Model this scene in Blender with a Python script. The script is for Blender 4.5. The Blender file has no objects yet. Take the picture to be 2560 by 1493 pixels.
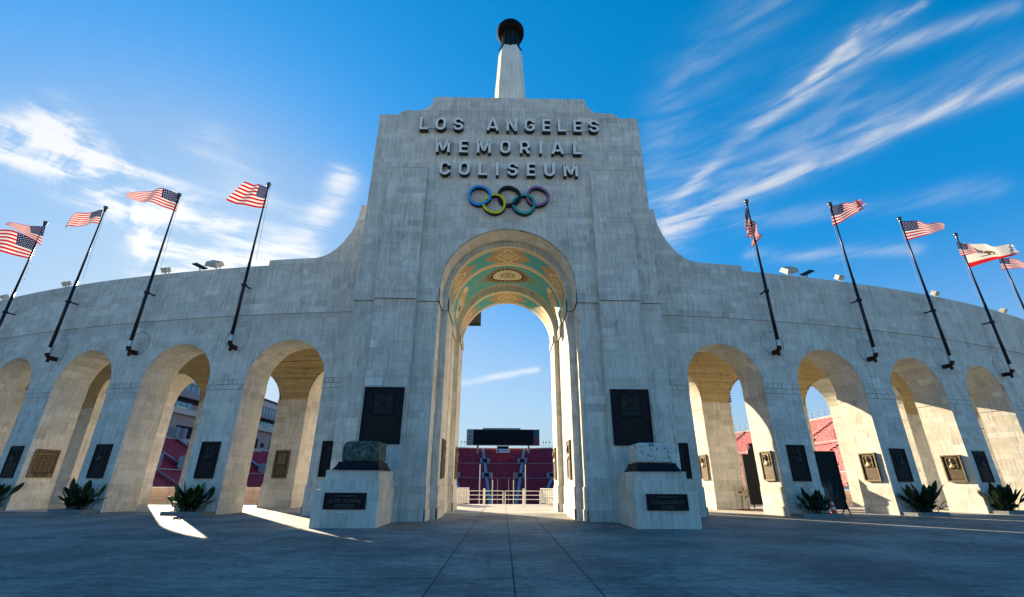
import bpy, math, random
import numpy as np
from mathutils import Matrix, Vector
random.seed(7)
S = bpy.context.scene
COL = S.collection
sin, cos, pi, sqrt = math.sin, math.cos, math.pi, math.sqrt
rad, deg = math.radians, math.degrees

# ------------------------------------------------------------------ camera
FPX = 1134.83
PIT, ROL, YAW, X00 = rad(22.0017), rad(0.24785), rad(0.96364), 0.158276
CY, SY = cos(YAW), sin(YAW)
def tob(x, y, z): return Vector((CY*x + SY*y, -SY*x + CY*y, z))
CAM = Vector((-CY*X00, SY*X00, 1.6))
_up = Vector((0, -sin(PIT), cos(PIT))); _fw = Vector((0, cos(PIT), sin(PIT))); _x = Vector((1, 0, 0))
r3 = cos(ROL)*_x + sin(ROL)*_up
u3 = -sin(ROL)*_x + cos(ROL)*_up
R3, U3, F3 = tob(*r3), tob(*u3), tob(*_fw)
cam = bpy.data.cameras.new('camera'); camo = bpy.data.objects.new('camera', cam); COL.objects.link(camo)
cam.sensor_width = 36; cam.lens = FPX/2560*36; cam.clip_start = .1; cam.clip_end = 3000
M = Matrix((( R3[0], U3[0], -F3[0], CAM[0]), (R3[1], U3[1], -F3[1], CAM[1]), (R3[2], U3[2], -F3[2], CAM[2]), (0, 0, 0, 1)))
camo.matrix_world = M; S.camera = camo

def ray(u, v): return F3*FPX + R3*(u-1280) - U3*(v-746.5)
def at(u, v, Y):
    d = ray(u, v); return CAM + d*((Y-CAM[1])/d[1])

# ------------------------------------------------------------------ light
SUN_AZ, SUN_EL = 36.9, 19.2          # degrees left of the gate's axis, above the horizon
sd = Vector((-sin(rad(SUN_AZ))*cos(rad(SUN_EL)), cos(rad(SUN_AZ))*cos(rad(SUN_EL)), sin(rad(SUN_EL))))
sun = bpy.data.lights.new('sun', 'SUN'); sun.energy = 5.0; sun.angle = rad(.55); sun.color = (1, .81, .55)
suno = bpy.data.objects.new('sun', sun); COL.objects.link(suno)
suno.rotation_euler = sd.to_track_quat('Z', 'Y').to_euler(); suno.location = sd*200
S.view_settings.view_transform = 'Standard'; S.view_settings.look = 'None'
S.view_settings.exposure = 1.55
S.cycles.diffuse_bounces = 6; S.cycles.max_bounces = 8; S.view_settings.gamma = 1; S.view_settings.use_curve_mapping = False

W = bpy.data.worlds.new('World'); S.world = W; W.use_nodes = True
class E:                                # tiny expression wrapper over math nodes
    def __init__(s, nt, sock): s.nt, s.s = nt, sock
    def _m(s, op, *a, clamp=False):
        n = s.nt.nodes.new('ShaderNodeMath'); n.operation = op; n.use_clamp = clamp
        for i, v in enumerate((s,)+a):
            if isinstance(v, E): s.nt.links.new(v.s, n.inputs[i])
            else: n.inputs[i].default_value = v
        return E(s.nt, n.outputs[0])
    def __add__(s, o): return s._m('ADD', o)
    def __sub__(s, o): return s._m('SUBTRACT', o)
    def __mul__(s, o): return s._m('MULTIPLY', o)
    def __truediv__(s, o): return s._m('DIVIDE', o)
    def mx(s, o): return s._m('MAXIMUM', o)
    def mn(s, o): return s._m('MINIMUM', o)
    def sat(s): return s._m('ADD', 0.0, clamp=True)
    def pw(s, o): return s._m('POWER', o)
def sockmap(nt, e, a, b, lo=0., hi=1.):
    n = nt.nodes.new('ShaderNodeMapRange'); n.interpolation_type = 'SMOOTHSTEP'
    nt.links.new(e.s, n.inputs[0])
    for i, v in enumerate((a, b, lo, hi)): n.inputs[i+1].default_value = v
    return E(nt, n.outputs[0])
nt = W.node_tree; nt.nodes.clear()
tc = nt.nodes.new('ShaderNodeTexCoord'); sx = nt.nodes.new('ShaderNodeSeparateXYZ'); nt.links.new(tc.outputs['Generated'], sx.inputs[0])
dx, dy, dz = (E(nt, sx.outputs[i]) for i in range(3))
az = dx._m('ARCTAN2', dy)*(180/pi)
el = dz._m('ARCSINE')*(180/pi)
cb = nt.nodes.new('ShaderNodeCombineXYZ')
nt.links.new((az*.045+el*-.02).s, cb.inputs[0]); nt.links.new((el*.26+az*-.01).s, cb.inputs[1])
nz = nt.nodes.new('ShaderNodeTexNoise'); nz.inputs['Scale'].default_value = 2.2; nz.inputs['Detail'].default_value = 6
nz.inputs['Roughness'].default_value = .58; nz.inputs['Distortion'].default_value = .35; nt.links.new(cb.outputs[0], nz.inputs['Vector'])
fib = sockmap(nt, E(nt, nz.outputs[0]), .25, .75)*.8+.12
nz2 = nt.nodes.new('ShaderNodeTexNoise'); nz2.inputs['Scale'].default_value = 3.0; nz2.inputs['Detail'].default_value = 4
nt.links.new(tc.outputs['Generated'], nz2.inputs['Vector'])
warp = (E(nt, nz2.outputs[0])-.5)
nz3 = nt.nodes.new('ShaderNodeTexNoise'); nz3.inputs['Scale'].default_value = 9.0; nz3.inputs['Detail'].default_value = 8; nz3.inputs['Roughness'].default_value = .65
nz3.inputs['Distortion'].default_value = 1.2; nt.links.new(tc.outputs['Generated'], nz3.inputs['Vector'])
puff = sockmap(nt, E(nt, nz3.outputs[0])*.55+E(nt, nz.outputs[0])*.45, .36, .66)*(fib*.6+.5)
azw = az+warp*5.0; elw = el+warp*2.6
def seg(pts, w, amp):
    out = None
    for (ax, ay), (bx, by) in zip(pts, pts[1:]):
        ex, ey = bx-ax, by-ay; L2 = ex*ex+ey*ey
        px, py = azw-ax, elw-ay
        t = ((px*ex+py*ey)/L2).sat()
        qx, qy = px-t*ex, py-t*ey
        d2 = (qx*qx*.75+qy*qy)/(w*w)
        g = (d2*-1.0)._m('EXPONENT')
        out = g if out is None else out.mx(g)
    return out*amp
D = None
for pts, w, amp, tex in (
    (((22, 29.0), (30.5, 30.4), (37.6, 31.2), (47.7, 32.0), (57, 31.2)), .75, .75, fib),
    (((22, 29.3), (30.5, 31.2), (37.6, 32.4), (47.7, 33.4), (57, 33)), 1.9, .34, fib),
    (((23, 31.5), (31.9, 36.4), (40, 38.4), (46, 39.6)), .75, .5, fib),
    (((23, 32.5), (31.9, 37.4), (40, 39.8), (50, 40.6)), 2.0, .30, fib),
    (((42, 39.4), (47.4, 41.2), (53, 40.5)), .6, .7, puff),
    (((40, 38.6), (48, 38.9), (58, 36.5)), .8, .55, fib),
    (((30, 27.5), (40, 27), (53, 24.5)), 1.0, .4, fib),
    (((31, 24.0), (38, 22.6), (46, 21.0)), .8, .5, fib),
    (((21, 28), (21.5, 36), (27, 44), (41, 48)), 3.4, .34, fib),
    (((24, 28), (31, 33), (44, 35)), 3.0, .35, fib),
    (((-58, 25.0), (-50, 27.2), (-44, 25.4), (-39.5, 22.8), (-36, 21.4)), 1.9, 2.0, puff),
    (((-51, 29.0), (-45.5, 27.5), (-41, 26.5), (-36, 25)), 2.4, 1.7, puff),
    (((-37, 21.8), (-31, 22.8), (-27, 26), (-23.5, 34)), 1.8, 1.2, fib),
    (((-38, 33), (-31, 28), (-33, 23)), 2.8, .55, fib),
    (((-39, 20.5), (-30, 21.5), (-24, 22.5)), 2.6, 1.4, puff),
    (((-9, 10.5), (-2, 11.9), (4, 13.0)), .45, .9, fib),
    (((-9, 3.4), (-6, 3.7)), .35, 1.0, puff),
    (((70, 30), (95, 35), (130, 28)), 3., .6, fib), (((-75, 25), (-110, 32), (-150, 28)), 4., .6, fib), (((150, 45), (175, 38)), 4., .5, fib)):
    g = seg(pts, w, amp)*tex
    D = g if D is None else D+g
D = sockmap(nt, D, 0., 1.2, 0., .80)*1.0+(D*.22).mn(.12)
sky = nt.nodes.new('ShaderNodeTexSky'); sky.sky_type = 'NISHITA'; sky.sun_disc = False
sky.sun_elevation = rad(SUN_EL); sky.sun_rotation = rad(-SUN_AZ); sky.altitude = 100; sky.air_density = 1.0; sky.dust_density = .55; sky.ozone_density = 2.2
gm = nt.nodes.new('ShaderNodeHueSaturation'); nt.links.new(sockmap(nt, el, 2., 26., .75, 1.08).s, gm.inputs['Saturation']); gm.inputs['Value'].default_value = 1.0
lum0 = nt.nodes.new('ShaderNodeRGBToBW'); nt.links.new(sky.outputs[0], lum0.inputs[0])
den = ((E(nt, lum0.outputs[0])-1.2).mx(0.)*.33+1.25)
sc_ = nt.nodes.new('ShaderNodeVectorMath'); sc_.operation = 'SCALE'
one = nt.nodes.new('ShaderNodeValue'); one.outputs[0].default_value = 1.30
nt.links.new(sky.outputs[0], sc_.inputs[0]); nt.links.new((E(nt, one.outputs[0])/den).s, sc_.inputs['Scale'])
tint = nt.nodes.new('ShaderNodeVectorMath'); tint.operation = 'MULTIPLY'; tint.inputs[1].default_value = (.86, 1.02, 1.07)
nt.links.new(sc_.outputs[0], tint.inputs[0])
l2 = nt.nodes.new('ShaderNodeRGBToBW'); nt.links.new(tint.outputs[0], l2.inputs[0])
azc = nt.nodes.new('ShaderNodeVectorMath'); azc.operation = 'SCALE'; azc.inputs[0].default_value = (.10, .91, 2.2)
nt.links.new(l2.outputs[0], azc.inputs['Scale'])
amx = nt.nodes.new('ShaderNodeMix'); amx.data_type = 'RGBA'
nt.links.new((sockmap(nt, E(nt, lum0.outputs[0]), .8, 5., .86, .22)).s, amx.inputs[0])
nt.links.new(tint.outputs[0], amx.inputs[6]); nt.links.new(azc.outputs[0], amx.inputs[7]); nt.links.new(amx.outputs[2], gm.inputs['Color'])
# brightness of cloud follows the sky's own brightness plus forward scatter round the sun
lum = nt.nodes.new('ShaderNodeRGBToBW'); nt.links.new(sc_.outputs[0], lum.inputs[0])
cl = (E(nt, lum.outputs[0])*.7+2.7)
cc = nt.nodes.new('ShaderNodeCombineColor'); nt.links.new((cl*.98).s, cc.inputs[0]); nt.links.new((cl*1.0).s, cc.inputs[1]); nt.links.new((cl*1.04).s, cc.inputs[2])
mix = nt.nodes.new('ShaderNodeMix'); mix.data_type = 'RGBA'
nt.links.new(D.s, mix.inputs[0]); nt.links.new(gm.outputs[0], mix.inputs[6]); nt.links.new(cc.outputs[0], mix.inputs[7])
bg = nt.nodes.new('ShaderNodeBackground'); bg.inputs[1].default_value = .075
wo = nt.nodes.new('ShaderNodeOutputWorld'); nt.links.new(mix.outputs[2], bg.inputs[0]); nt.links.new(bg.outputs[0], wo.inputs[0])

# ------------------------------------------------------------------ materials
def newmat(name):
    m = bpy.data.materials.new(name); m.use_nodes = True
    return m, m.node_tree, m.node_tree.nodes['Principled BSDF']
def noise(nt, scale, detail=4, rough=.55, vec=None, dist=0.):
    n = nt.nodes.new('ShaderNodeTexNoise'); n.inputs['Scale'].default_value = scale; n.inputs['Detail'].default_value = detail
    n.inputs['Roughness'].default_value = rough; n.inputs['Distortion'].default_value = dist
    if vec is not None: nt.links.new(vec, n.inputs['Vector'])
    return E(nt, n.outputs[0])
def posvec(nt, sc=(1, 1, 1)):
    g = nt.nodes.new('ShaderNodeNewGeometry'); m = nt.nodes.new('ShaderNodeVectorMath'); m.operation = 'MULTIPLY'
    nt.links.new(g.outputs['Position'], m.inputs[0]); m.inputs[1].default_value = sc
    return m.outputs[0]
def rgbmix(nt, fac, a, b):
    n = nt.nodes.new('ShaderNodeMix'); n.data_type = 'RGBA'
    if isinstance(fac, E): nt.links.new(fac.s, n.inputs[0])
    else: n.inputs[0].default_value = fac
    for i, v in ((6, a), (7, b)):
        if isinstance(v, (tuple, list)): n.inputs[i].default_value = (*v, 1)
        else: nt.links.new(v, n.inputs[i])
    return n.outputs[2]
def bump(nt, bs, h, strength=.3, dist=.02):
    b = nt.nodes.new('ShaderNodeBump'); b.inputs['Strength'].default_value = strength; b.inputs['Distance'].default_value = dist
    nt.links.new(h.s, b.inputs['Height']); nt.links.new(b.outputs[0], bs.inputs['Normal'])
def plain(name, col, rough=.6, metal=0., var=.12, scale=3., sp=.3):
    m, nt, bs = newmat(name)
    f = noise(nt, scale, 5, .6, posvec(nt))
    nt.links.new(rgbmix(nt, sockmap(nt, f, .3, .7), tuple(c*(1-var) for c in col), tuple(min(1, c*(1+var)) for c in col)), bs.inputs['Base Color'])
    bs.inputs['Roughness'].default_value = rough; bs.inputs['Metallic'].default_value = metal
    bs.inputs['Specular IOR Level'].default_value = sp
    return m
def stone_mat(name, dark, light, stain=.5):
    m, nt, bs = newmat(name)
    at_ = nt.nodes.new('ShaderNodeAttribute'); at_.attribute_name = 'tone'
    tone = E(nt, at_.outputs['Fac'])
    st = noise(nt, 1.0, 6, .62, posvec(nt, (9, 9, .7)))
    fine = noise(nt, 1.0, 5, .7, posvec(nt, (26, 26, 3.2)))
    blot = noise(nt, .55, 5, .6, posvec(nt))
    t = (tone*.62+(st-.5)*1.3+(fine-.5)*1.0+(blot-.5)*.7+.20).sat()
    c = rgbmix(nt, t, dark, light)
    hue = (tone*53.7)._m('FRACT')
    c = rgbmix(nt, sockmap(nt, hue, .45, .95)*.16, c, (.50, .54, .50)); c = rgbmix(nt, sockmap(nt, hue, .4, .0)*.16, c, (.62, .50, .34))
    s = sockmap(nt, noise(nt, 1.0, 6, .7, posvec(nt, (2.4, 2.4, .55)), 1.2)*.75+noise(nt, 3.1, 5, .7, posvec(nt))*.25, .53, .69)
    gz = nt.nodes.new('ShaderNodeNewGeometry'); sz = nt.nodes.new('ShaderNodeSeparateXYZ'); nt.links.new(gz.outputs['Position'], sz.inputs[0]); Z = E(nt, sz.outputs[2])
    dr = noise(nt, 1.0, 4, .6, posvec(nt, (5.5, 5.5, .05)))
    drip = None
    for z0_, ln_ in ((22.9, 2.6), (14.05, 2.0), (10.7, 1.3), (6.3, 1.1)):
        dd = (Z*-1.0+z0_); q_ = (dd/ln_+(dr-.5)*-3.2)
        g_ = sockmap(nt, q_, .75, .0)*(dd._m('GREATER_THAN', 0.))
        drip = g_ if drip is None else drip.mx(g_)
    c = rgbmix(nt, drip*(.22*stain), c, (.10, .10, .085))
    c2 = rgbmix(nt, s*stain, c, tuple(x*.5 for x in dark))
    nt.links.new(c2, bs.inputs['Base Color'])
    bs.inputs['Roughness'].default_value = .82; bs.inputs['Specular IOR Level'].default_value = .2
    bump(nt, bs, fine*.6+st, .35, .012)
    return m
STONE = stone_mat('travertine', (.41, .38, .32), (.87, .83, .725), .5)
STONE2 = stone_mat('board_concrete', (.38, .29, .14), (.66, .53, .29), .7)
JOINT = plain('joint_mortar', (.33, .31, .27), .9)
ROOF = plain('roof_concrete', (.35, .34, .32), .9)
DARKBRONZE = plain('dark_bronze', (.010, .010, .013), .6, .0, .3, 6, .18)
BRONZE = plain('bronze', (.19, .145, .085), .5, .35, .35, 9)
BRONZEDK = plain('aged_bronze', (.075, .058, .036), .6, .2, .4, 9)

LETSIDE = plain('dark_letter_side', (.035, .04, .035), .7, .2, .3)
POLE = plain('pole_paint', (.035, .026, .028), .35, .5, .2)
SILVER = plain('galvanised_steel', (.5, .52, .54), .35, .9)
RUST = plain('rusty_iron', (.055, .016, .012), .75, .2, .3)
FINIAL = plain('finial_ball', (.12, .12, .12), .25, .9)
WHITE = plain('white_paint', (.78, .76, .70), .5)
LAMP = plain('cream_lamp_housing', (.50, .49, .40), .5)
LEDM = plain('lamp_lens', (.05, .045, .04), .2)
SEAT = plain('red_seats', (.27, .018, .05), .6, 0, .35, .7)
SEATSUN = plain('sunlit_red_seats', (.38, .12, .13), .8, 0, .55, 1.3, .1)  # paler copy of the red seats, sunlight put into the colour
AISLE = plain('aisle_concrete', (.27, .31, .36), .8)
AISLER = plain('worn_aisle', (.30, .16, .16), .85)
PORTR = plain('dark_red_portal', (.14, .03, .04), .8)
CONC = plain('pale_concrete', (.55, .53, .50), .8)
PINK = plain('pink_concrete', (.52, .40, .36), .8)
GREYP = plain('grey_panel', (.28, .27, .30), .6)
GLASS = plain('blue_glass', (.10, .25, .30), .12, .3, .15, .4, .6)
DARKV = plain('dark_void', (.02, .018, .025), .9)
SCREEN = plain('dark_screen', (.006, .010, .016), .6, sp=.1)
BLACK = plain('black_metal', (.008, .008, .010), .5)
GRASS = plain('turf', (.04, .09, .02), .9)
CURB = plain('curb_concrete', (.27, .29, .29), .85, 0, .2, 8)
CURB = plain('curb_concrete', (.20, .215, .215), .85, 0, .2, 8)
SOIL = plain('soil', (.03, .022, .015), .95)
LEAF = plain('leaf_green', (.014, .036, .012), .5, 0, .4, 5)
LEAFL = plain('sunlit_leaf', (.07, .15, .03), .5, 0, .3, 5)  # lighter copy of the leaf green with sunlight painted in
ORANGE = plain('orange_petal', (.8, .22, .03), .5)
CONE = plain('cone_orange', (.85, .07, .02), .45)
REFL = plain('cone_band', (.75, .75, .75), .4)
GREEN = plain('green_granite', (.06, .09, .075), .8)
PATINA = plain('dark_green_bronze', (.008, .018, .015), .5, .2)
RELIEF = plain('worn_dark_relief', (.017, .020, .019), .5, .1, .3, 9, .2)
RIMB = plain('blackened_bronze', (.006, .006, .006), .8, sp=.1)

def granite(name, a, b, sc, lo, hi):
    m, nt, bs = newmat(name)
    v = noise(nt, sc, 8, .72, posvec(nt), .8)
    nt.links.new(rgbmix(nt, sockmap(nt, v, lo, hi), a, b), bs.inputs['Base Color']); bs.inputs['Roughness'].default_value = .9
    bump(nt, bs, v, .9, .05)
    return m
GREENROCK = granite('mottled_green_rock', (.025, .042, .038), (.17, .205, .17), 8., .40, .66)
PITROCK = granite('pitted_white_travertine', (.03, .035, .04), (.66, .65, .58), 6.0, .405, .45)

LETTER = granite('weathered_letter_paint', (.12, .12, .11), (.88, .86, .78), 8., .32, .44)
def paving(nm, ca, cb_, st_):
    m, nt, bs = newmat(nm)
    a = noise(nt, .35, 6, .6, posvec(nt)); b = noise(nt, 6., 7, .7, posvec(nt)); c = noise(nt, 1., 6, .65, posvec(nt, (1.4, 6., 1)), 1.0)
    f = (a*.55+b*.35+c*.3-.12).sat()
    col = rgbmix(nt, sockmap(nt, f, .38, .62), ca, cb_)
    d = sockmap(nt, noise(nt, 1., 7, .75, posvec(nt, (1.1, 4.5, 1)), .6),   .56, .66)
    col = rgbmix(nt, d*(.8*st_), col, (.06, .062, .06))
    k_ = sockmap(nt, noise(nt, 3.4, 3, .5, posvec(nt)), .66, .70); col = rgbmix(nt, k_*(.6*st_), col, (.05, .05, .05))
    w = sockmap(nt, noise(nt, 1., 4, .5, posvec(nt, (.6, 2.6, 1)), .4), .66, .72)
    col = rgbmix(nt, w*.4, col, (.5, .49, .46))
    vo = nt.nodes.new('ShaderNodeTexVoronoi'); vo.feature = 'DISTANCE_TO_EDGE'; vo.inputs['Scale'].default_value = .21
    wv = nt.nodes.new('ShaderNodeVectorMath'); wv.operation = 'ADD'; nn = nt.nodes.new('ShaderNodeTexNoise'); nn.inputs['Scale'].default_value = 1.1; nn.inputs['Detail'].default_value = 6
    nt.links.new(posvec(nt), nn.inputs['Vector']); nt.links.new(nn.outputs['Color'], wv.inputs[0]); nt.links.new(posvec(nt), wv.inputs[1]); nt.links.new(wv.outputs[0], vo.inputs['Vector'])
    ck = sockmap(nt, E(nt, vo.outputs['Distance']), .009, .002)*sockmap(nt, noise(nt, .16, 3, .5, posvec(nt)), .50, .56)
    col = rgbmix(nt, ck*(.45*st_), col, (.03, .03, .03))
    nt.links.new(col, bs.inputs['Base Color']); bs.inputs['Roughness'].default_value = .78; bs.inputs['Specular IOR Level'].default_value = .35
    bump(nt, bs, b+c*.6, .35, .01)
    return m
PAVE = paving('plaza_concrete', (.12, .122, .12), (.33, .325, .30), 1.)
PAVE_BOUNCE = paving('pale_bounce_concrete', (.36, .34, .30), (.52, .50, .45), .5)  # sunlit tone put into inner slabs; unseen slabs made pale to bounce light

# ------------------------------------------------------------------ helpers
def link(name, me, parent=None, **k):
    o = bpy.data.objects.new(name, me); COL.objects.link(o)
    if parent is not None:
        o.parent = parent
        o.matrix_parent_inverse = parent.matrix_basis.inverted()
    for a, b in k.items(): o[a] = b
    return o
def empty(name, loc=(0, 0, 0), **k):
    o = bpy.data.objects.new(name, None); COL.objects.link(o); o.location = loc; o.empty_display_size = .2
    for a, b in k.items(): o[a] = b
    return o
class MB:
    def __init__(s): s.v, s.f, s.m, s.t = [], [], [], []
    def add(s, vs, fs, mi=0, tone=.5):
        b = len(s.v); s.v += [tuple(v) for v in vs]
        for f in fs: s.f.append(tuple(i+b for i in f)); s.m.append(mi); s.t.append(tone)
        return s
    def box(s, x0, x1, y0, y1, z0, z1, mi=0, mat=None, tone=.5):
        vs = [Vector((x, y, z)) for z in (z0, z1) for y in (y0, y1) for x in (x0, x1)]
        if mat: vs = [mat @ v for v in vs]
        return s.add(vs, [(0, 2, 3, 1), (4, 5, 7, 6), (0, 1, 5, 4), (2, 6, 7, 3), (0, 4, 6, 2), (1, 3, 7, 5)], mi, tone)
    def tube(s, p, q, r0, r1=None, n=10, mi=0, caps=True):
        r1 = r0 if r1 is None else r1
        p, q = Vector(p), Vector(q); d = (q-p).normalized()
        a = d.orthogonal().normalized(); b = d.cross(a)
        vs = [p+(a*cos(2*pi*i/n)+b*sin(2*pi*i/n))*r0 for i in range(n)]+[q+(a*cos(2*pi*i/n)+b*sin(2*pi*i/n))*r1 for i in range(n)]
        fs = [(i, (i+1) % n, n+(i+1) % n, n+i) for i in range(n)]
        if caps: fs += [tuple(range(n))[::-1], tuple(range(n, 2*n))]
        return s.add(vs, fs, mi)
    def lathe(s, c, prof, n=16, mi=0, axis=None, phase=0.):
        c = Vector(c); vs = []
        for r, z in prof:
            for i in range(n):
                a = 2*pi*i/n+phase; v = Vector((r*cos(a), r*sin(a), z))
                if axis: v = axis @ v
                vs.append(c+v)
        fs = [(k*n+i, k*n+(i+1) % n, (k+1)*n+(i+1) % n, (k+1)*n+i) for k in range(len(prof)-1) for i in range(n)]
        fs += [tuple(range(n))[::-1], tuple(range((len(prof)-1)*n, len(prof)*n))]
        return s.add(vs, fs, mi)
    def mesh(s, name, mats, smooth=False):
        me = bpy.data.meshes.new(name); me.from_pydata(s.v, [], s.f)
        for m in (mats if isinstance(mats, (list, tuple)) else [mats]): me.materials.append(m)
        me.polygons.foreach_set('material_index', s.m)
        a = me.attributes.new('tone', 'FLOAT', 'FACE'); a.data.foreach_set('value', s.t)
        if smooth: me.polygons.foreach_set('use_smooth', [True]*len(s.f))
        me.update(); return me
    def build(s, name, mats, parent=None, smooth=False, **k): return link(name, s.mesh(name, mats, smooth), parent, **k)
def text_mesh(txt, size, depth, offset=0., spacing=1., xs=1.):
    cu = bpy.data.curves.new('lettering', 'FONT'); cu.body = txt; cu.size = size; cu.extrude = depth/2; cu.offset = offset
    cu.space_character = spacing; cu.align_x = 'CENTER'; cu.resolution_u = 3
    o = bpy.data.objects.new('lettering', cu); COL.objects.link(o)
    dg = bpy.context.evaluated_depsgraph_get(); me = bpy.data.meshes.new_from_object(o.evaluated_get(dg))
    bpy.data.objects.remove(o); bpy.data.curves.remove(cu)
    for v in me.vertices: v.co.x *= xs
    me.materials.clear()
    return me
RX90 = Matrix.Rotation(pi/2, 4, 'X')

# ------------------------------------------------------------------ stone facing machinery
GAP = .005
def cellpolys(s0, s1, z0, z1, bot, top, crit, n=8):
    ss = [s0+(s1-s0)*i/n for i in range(n+1)] if crit is not None else [s0, s1]
    for c in (crit or []):
        if s0 < c < s1: ss += [c-1e-4, c+1e-4]
    ss.sort()
    runs, cur = [], []
    prev = None
    def val(s): return max(z0, bot(s)), min(z1, top(s))
    for s in ss:
        b, t = val(s)
        ok = t-b > 1e-3
        if ok:
            if not cur and prev is not None and s-prev > 2e-4:     # refine entry
                lo, hi = prev, s
                for _ in range(9):
                    m = (lo+hi)/2; bb, tt = val(m)
                    if tt-bb > 1e-3: hi = m
                    else: lo = m
                bb, tt = val(hi)
                if hi < s-1e-4: cur.append((hi, bb, tt))
            cur.append((s, b, t))
        elif cur:
            if s-cur[-1][0] > 2e-4:
                lo, hi = cur[-1][0], s
                for _ in range(9):
                    m = (lo+hi)/2; bb, tt = val(m)
                    if tt-bb > 1e-3: lo = m
                    else: hi = m
                bb, tt = val(lo)
                if lo > cur[-1][0]+1e-4: cur.append((lo, bb, tt))
            runs.append(cur); cur = []
        prev = s
    if cur: runs.append(cur)
    out = []
    for r in runs:
        if r[-1][0]-r[0][0] < .03: continue
        if all(abs(x[1]-r[0][1]) < 1e-6 and abs(x[2]-r[0][2]) < 1e-6 for x in r): r = [r[0], r[-1]]
        out.append([(x[0], x[1]) for x in r]+[(x[0], x[2]) for x in reversed(r)])
    return out
class Facing:
    """stones collected for one building: the 300 that show largest become parts, the rest one joined part"""
    def __init__(s): s.p = []; s.core = MB(); s.core2 = MB()
    def stone(s, poly, mp, off, tone, depth=.035, vis=True):
        f = [mp(a, b, off) for a, b in poly]; k = [mp(a, b, off-depth) for a, b in poly]; n = len(poly)
        fs = [tuple(range(n))]+[(i, n+i, n+(i+1) % n, (i+1) % n) for i in range(n)]
        sc = 0
        if vis:
            xs, ys = [], []
            for v in f:
                d = Vector(v)-CAM; z = d.dot(F3)
                if z < .5: xs = []; break
                xs.append(1280+FPX*d.dot(R3)/z); ys.append(746.5-FPX*d.dot(U3)/z)
            if xs and max(xs) > 0 and min(xs) < 2560 and min(ys) > 0 and max(ys) < 1493:
                a = 0
                for i in range(n): a += xs[i]*ys[(i+1) % n]-xs[(i+1) % n]*ys[i]
                sc = abs(a)
        s.p.append((sc, f+k, fs, tone))
    def wall(s, s0, s1, z0, z1, mp, bot=lambda s: -1., top=lambda s: 1e9, crit=None, h=.36, w=(.36, 1.15), off=lambda z: 0., breaks=(), seed=1, gap=GAP, vis=True, edge=False, skip=None, core=True, jit=.004):
        rg = random.Random(seed)
        zs = [z0]; br = sorted(b for b in breaks if z0 < b < z1)+[z1]
        for b in br:
            n = max(1, round((b-zs[-1])/h)); a = zs[-1]; zs += [a+(b-a)*(i+1)/n for i in range(n)]
        for za, zb in zip(zs, zs[1:]):
            zm = (za+zb)/2; o = off(zm)
            e0 = (s0(o) if callable(s0) else s0); e1 = (s1(o) if callable(s1) else s1)
            x = e0-rg.random()*w[0]
            rt = rg.uniform(.3, .62)
            while x < e1:
                ww = rg.uniform(*w)
                if rg.random() < .2: ww *= .6
                a, b = max(x, e0), min(x+ww, e1); x += ww
                if b-a < .06: continue
                if skip and skip(a, b, za, zb): continue
                tone = min(1, max(0, rt*.4+rg.gauss(.5, .19)*.65+.06))
                if rg.random() < .05: tone += .28
                if rg.random() < .06: tone -= .25
                for pl in cellpolys(a+gap/2, b-gap/2, za+gap/2, zb-gap/2, lambda q: bot(q)+0*o, top, crit):
                    s.stone(pl, mp, o+rg.uniform(-jit, jit), tone, vis=vis)
            if core:
                X = e0; 
                while X < e1-1e-6:
                    Xn = min(X+2.4, e1)
                    for pl in cellpolys(X, Xn, za, zb, bot, top, crit, 24): (s.core2 if core == 2 else s.core).add([mp(p, q, o-.016) for p, q in pl], [tuple(range(len(pl)))], 0)
                    X = Xn
    def finish(s, parent, name='stone', limit=300, mat=None):
        mat = mat or STONE
        s.p.sort(key=lambda q: -q[0])
        for sc, v, f, t in s.p[:limit]:
            MB().add(v, f, 0, t).build(name, mat, parent)
        if s.p[limit:]:
            m = MB()
            for sc, v, f, t in s.p[limit:]: m.add(v, f, 0, t)
            m.build('stone_facing', mat, parent, kind='stuff')
        s.core.build('masonry_core', JOINT, parent)
        if s.core2.v: s.core2.build('stained_joints', plain('stained_joint', (.05, .045, .04), .9), parent)

# ------------------------------------------------------------------ GROUND
YC, RW = 121.58, 97.0
gr = MB()
gr.add([(-500, -400, -.012), (500, -400, -.012), (500, 38.6, -.012), (-500, 38.6, -.012)], [(0, 1, 2, 3)])
gr.add([(-500, 38.6, -.012), (-110, 38.6, -.012), (-110, 500, -.012), (-500, 500, -.012)], [(0, 1, 2, 3)])
gr.add([(110, 38.6, -.012), (500, 38.6, -.012), (500, 500, -.012), (110, 500, -.012)], [(0, 1, 2, 3)])
gr.add([(-110, 280, -.012), (110, 280, -.012), (110, 500, -.012), (-110, 500, -.012)], [(0, 1, 2, 3)])
gr.add([(-110, 38.6, -.012), (110, 38.6, -.012), (110, 38.6, -11), (-110, 38.6, -11)], [(0, 1, 2, 3)])
ground = gr.build('ground', plain('joint_filler', (.06, .06, .06), .9), None, kind='structure')
plaza = empty('plaza', (0, 0, 0), kind='structure')
xs = [-300, -150, -90, -60, -42, -32, -24, -13.8, -7.5, -1.35, .05, 1.41, 8.0, 14.2, 24, 32, 42, 60, 90, 150, 300]
ys = [-300, -120, -60, -30, -9, .4, 9.4, 18.4, 27.6, 38.5]
J = .013
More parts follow.
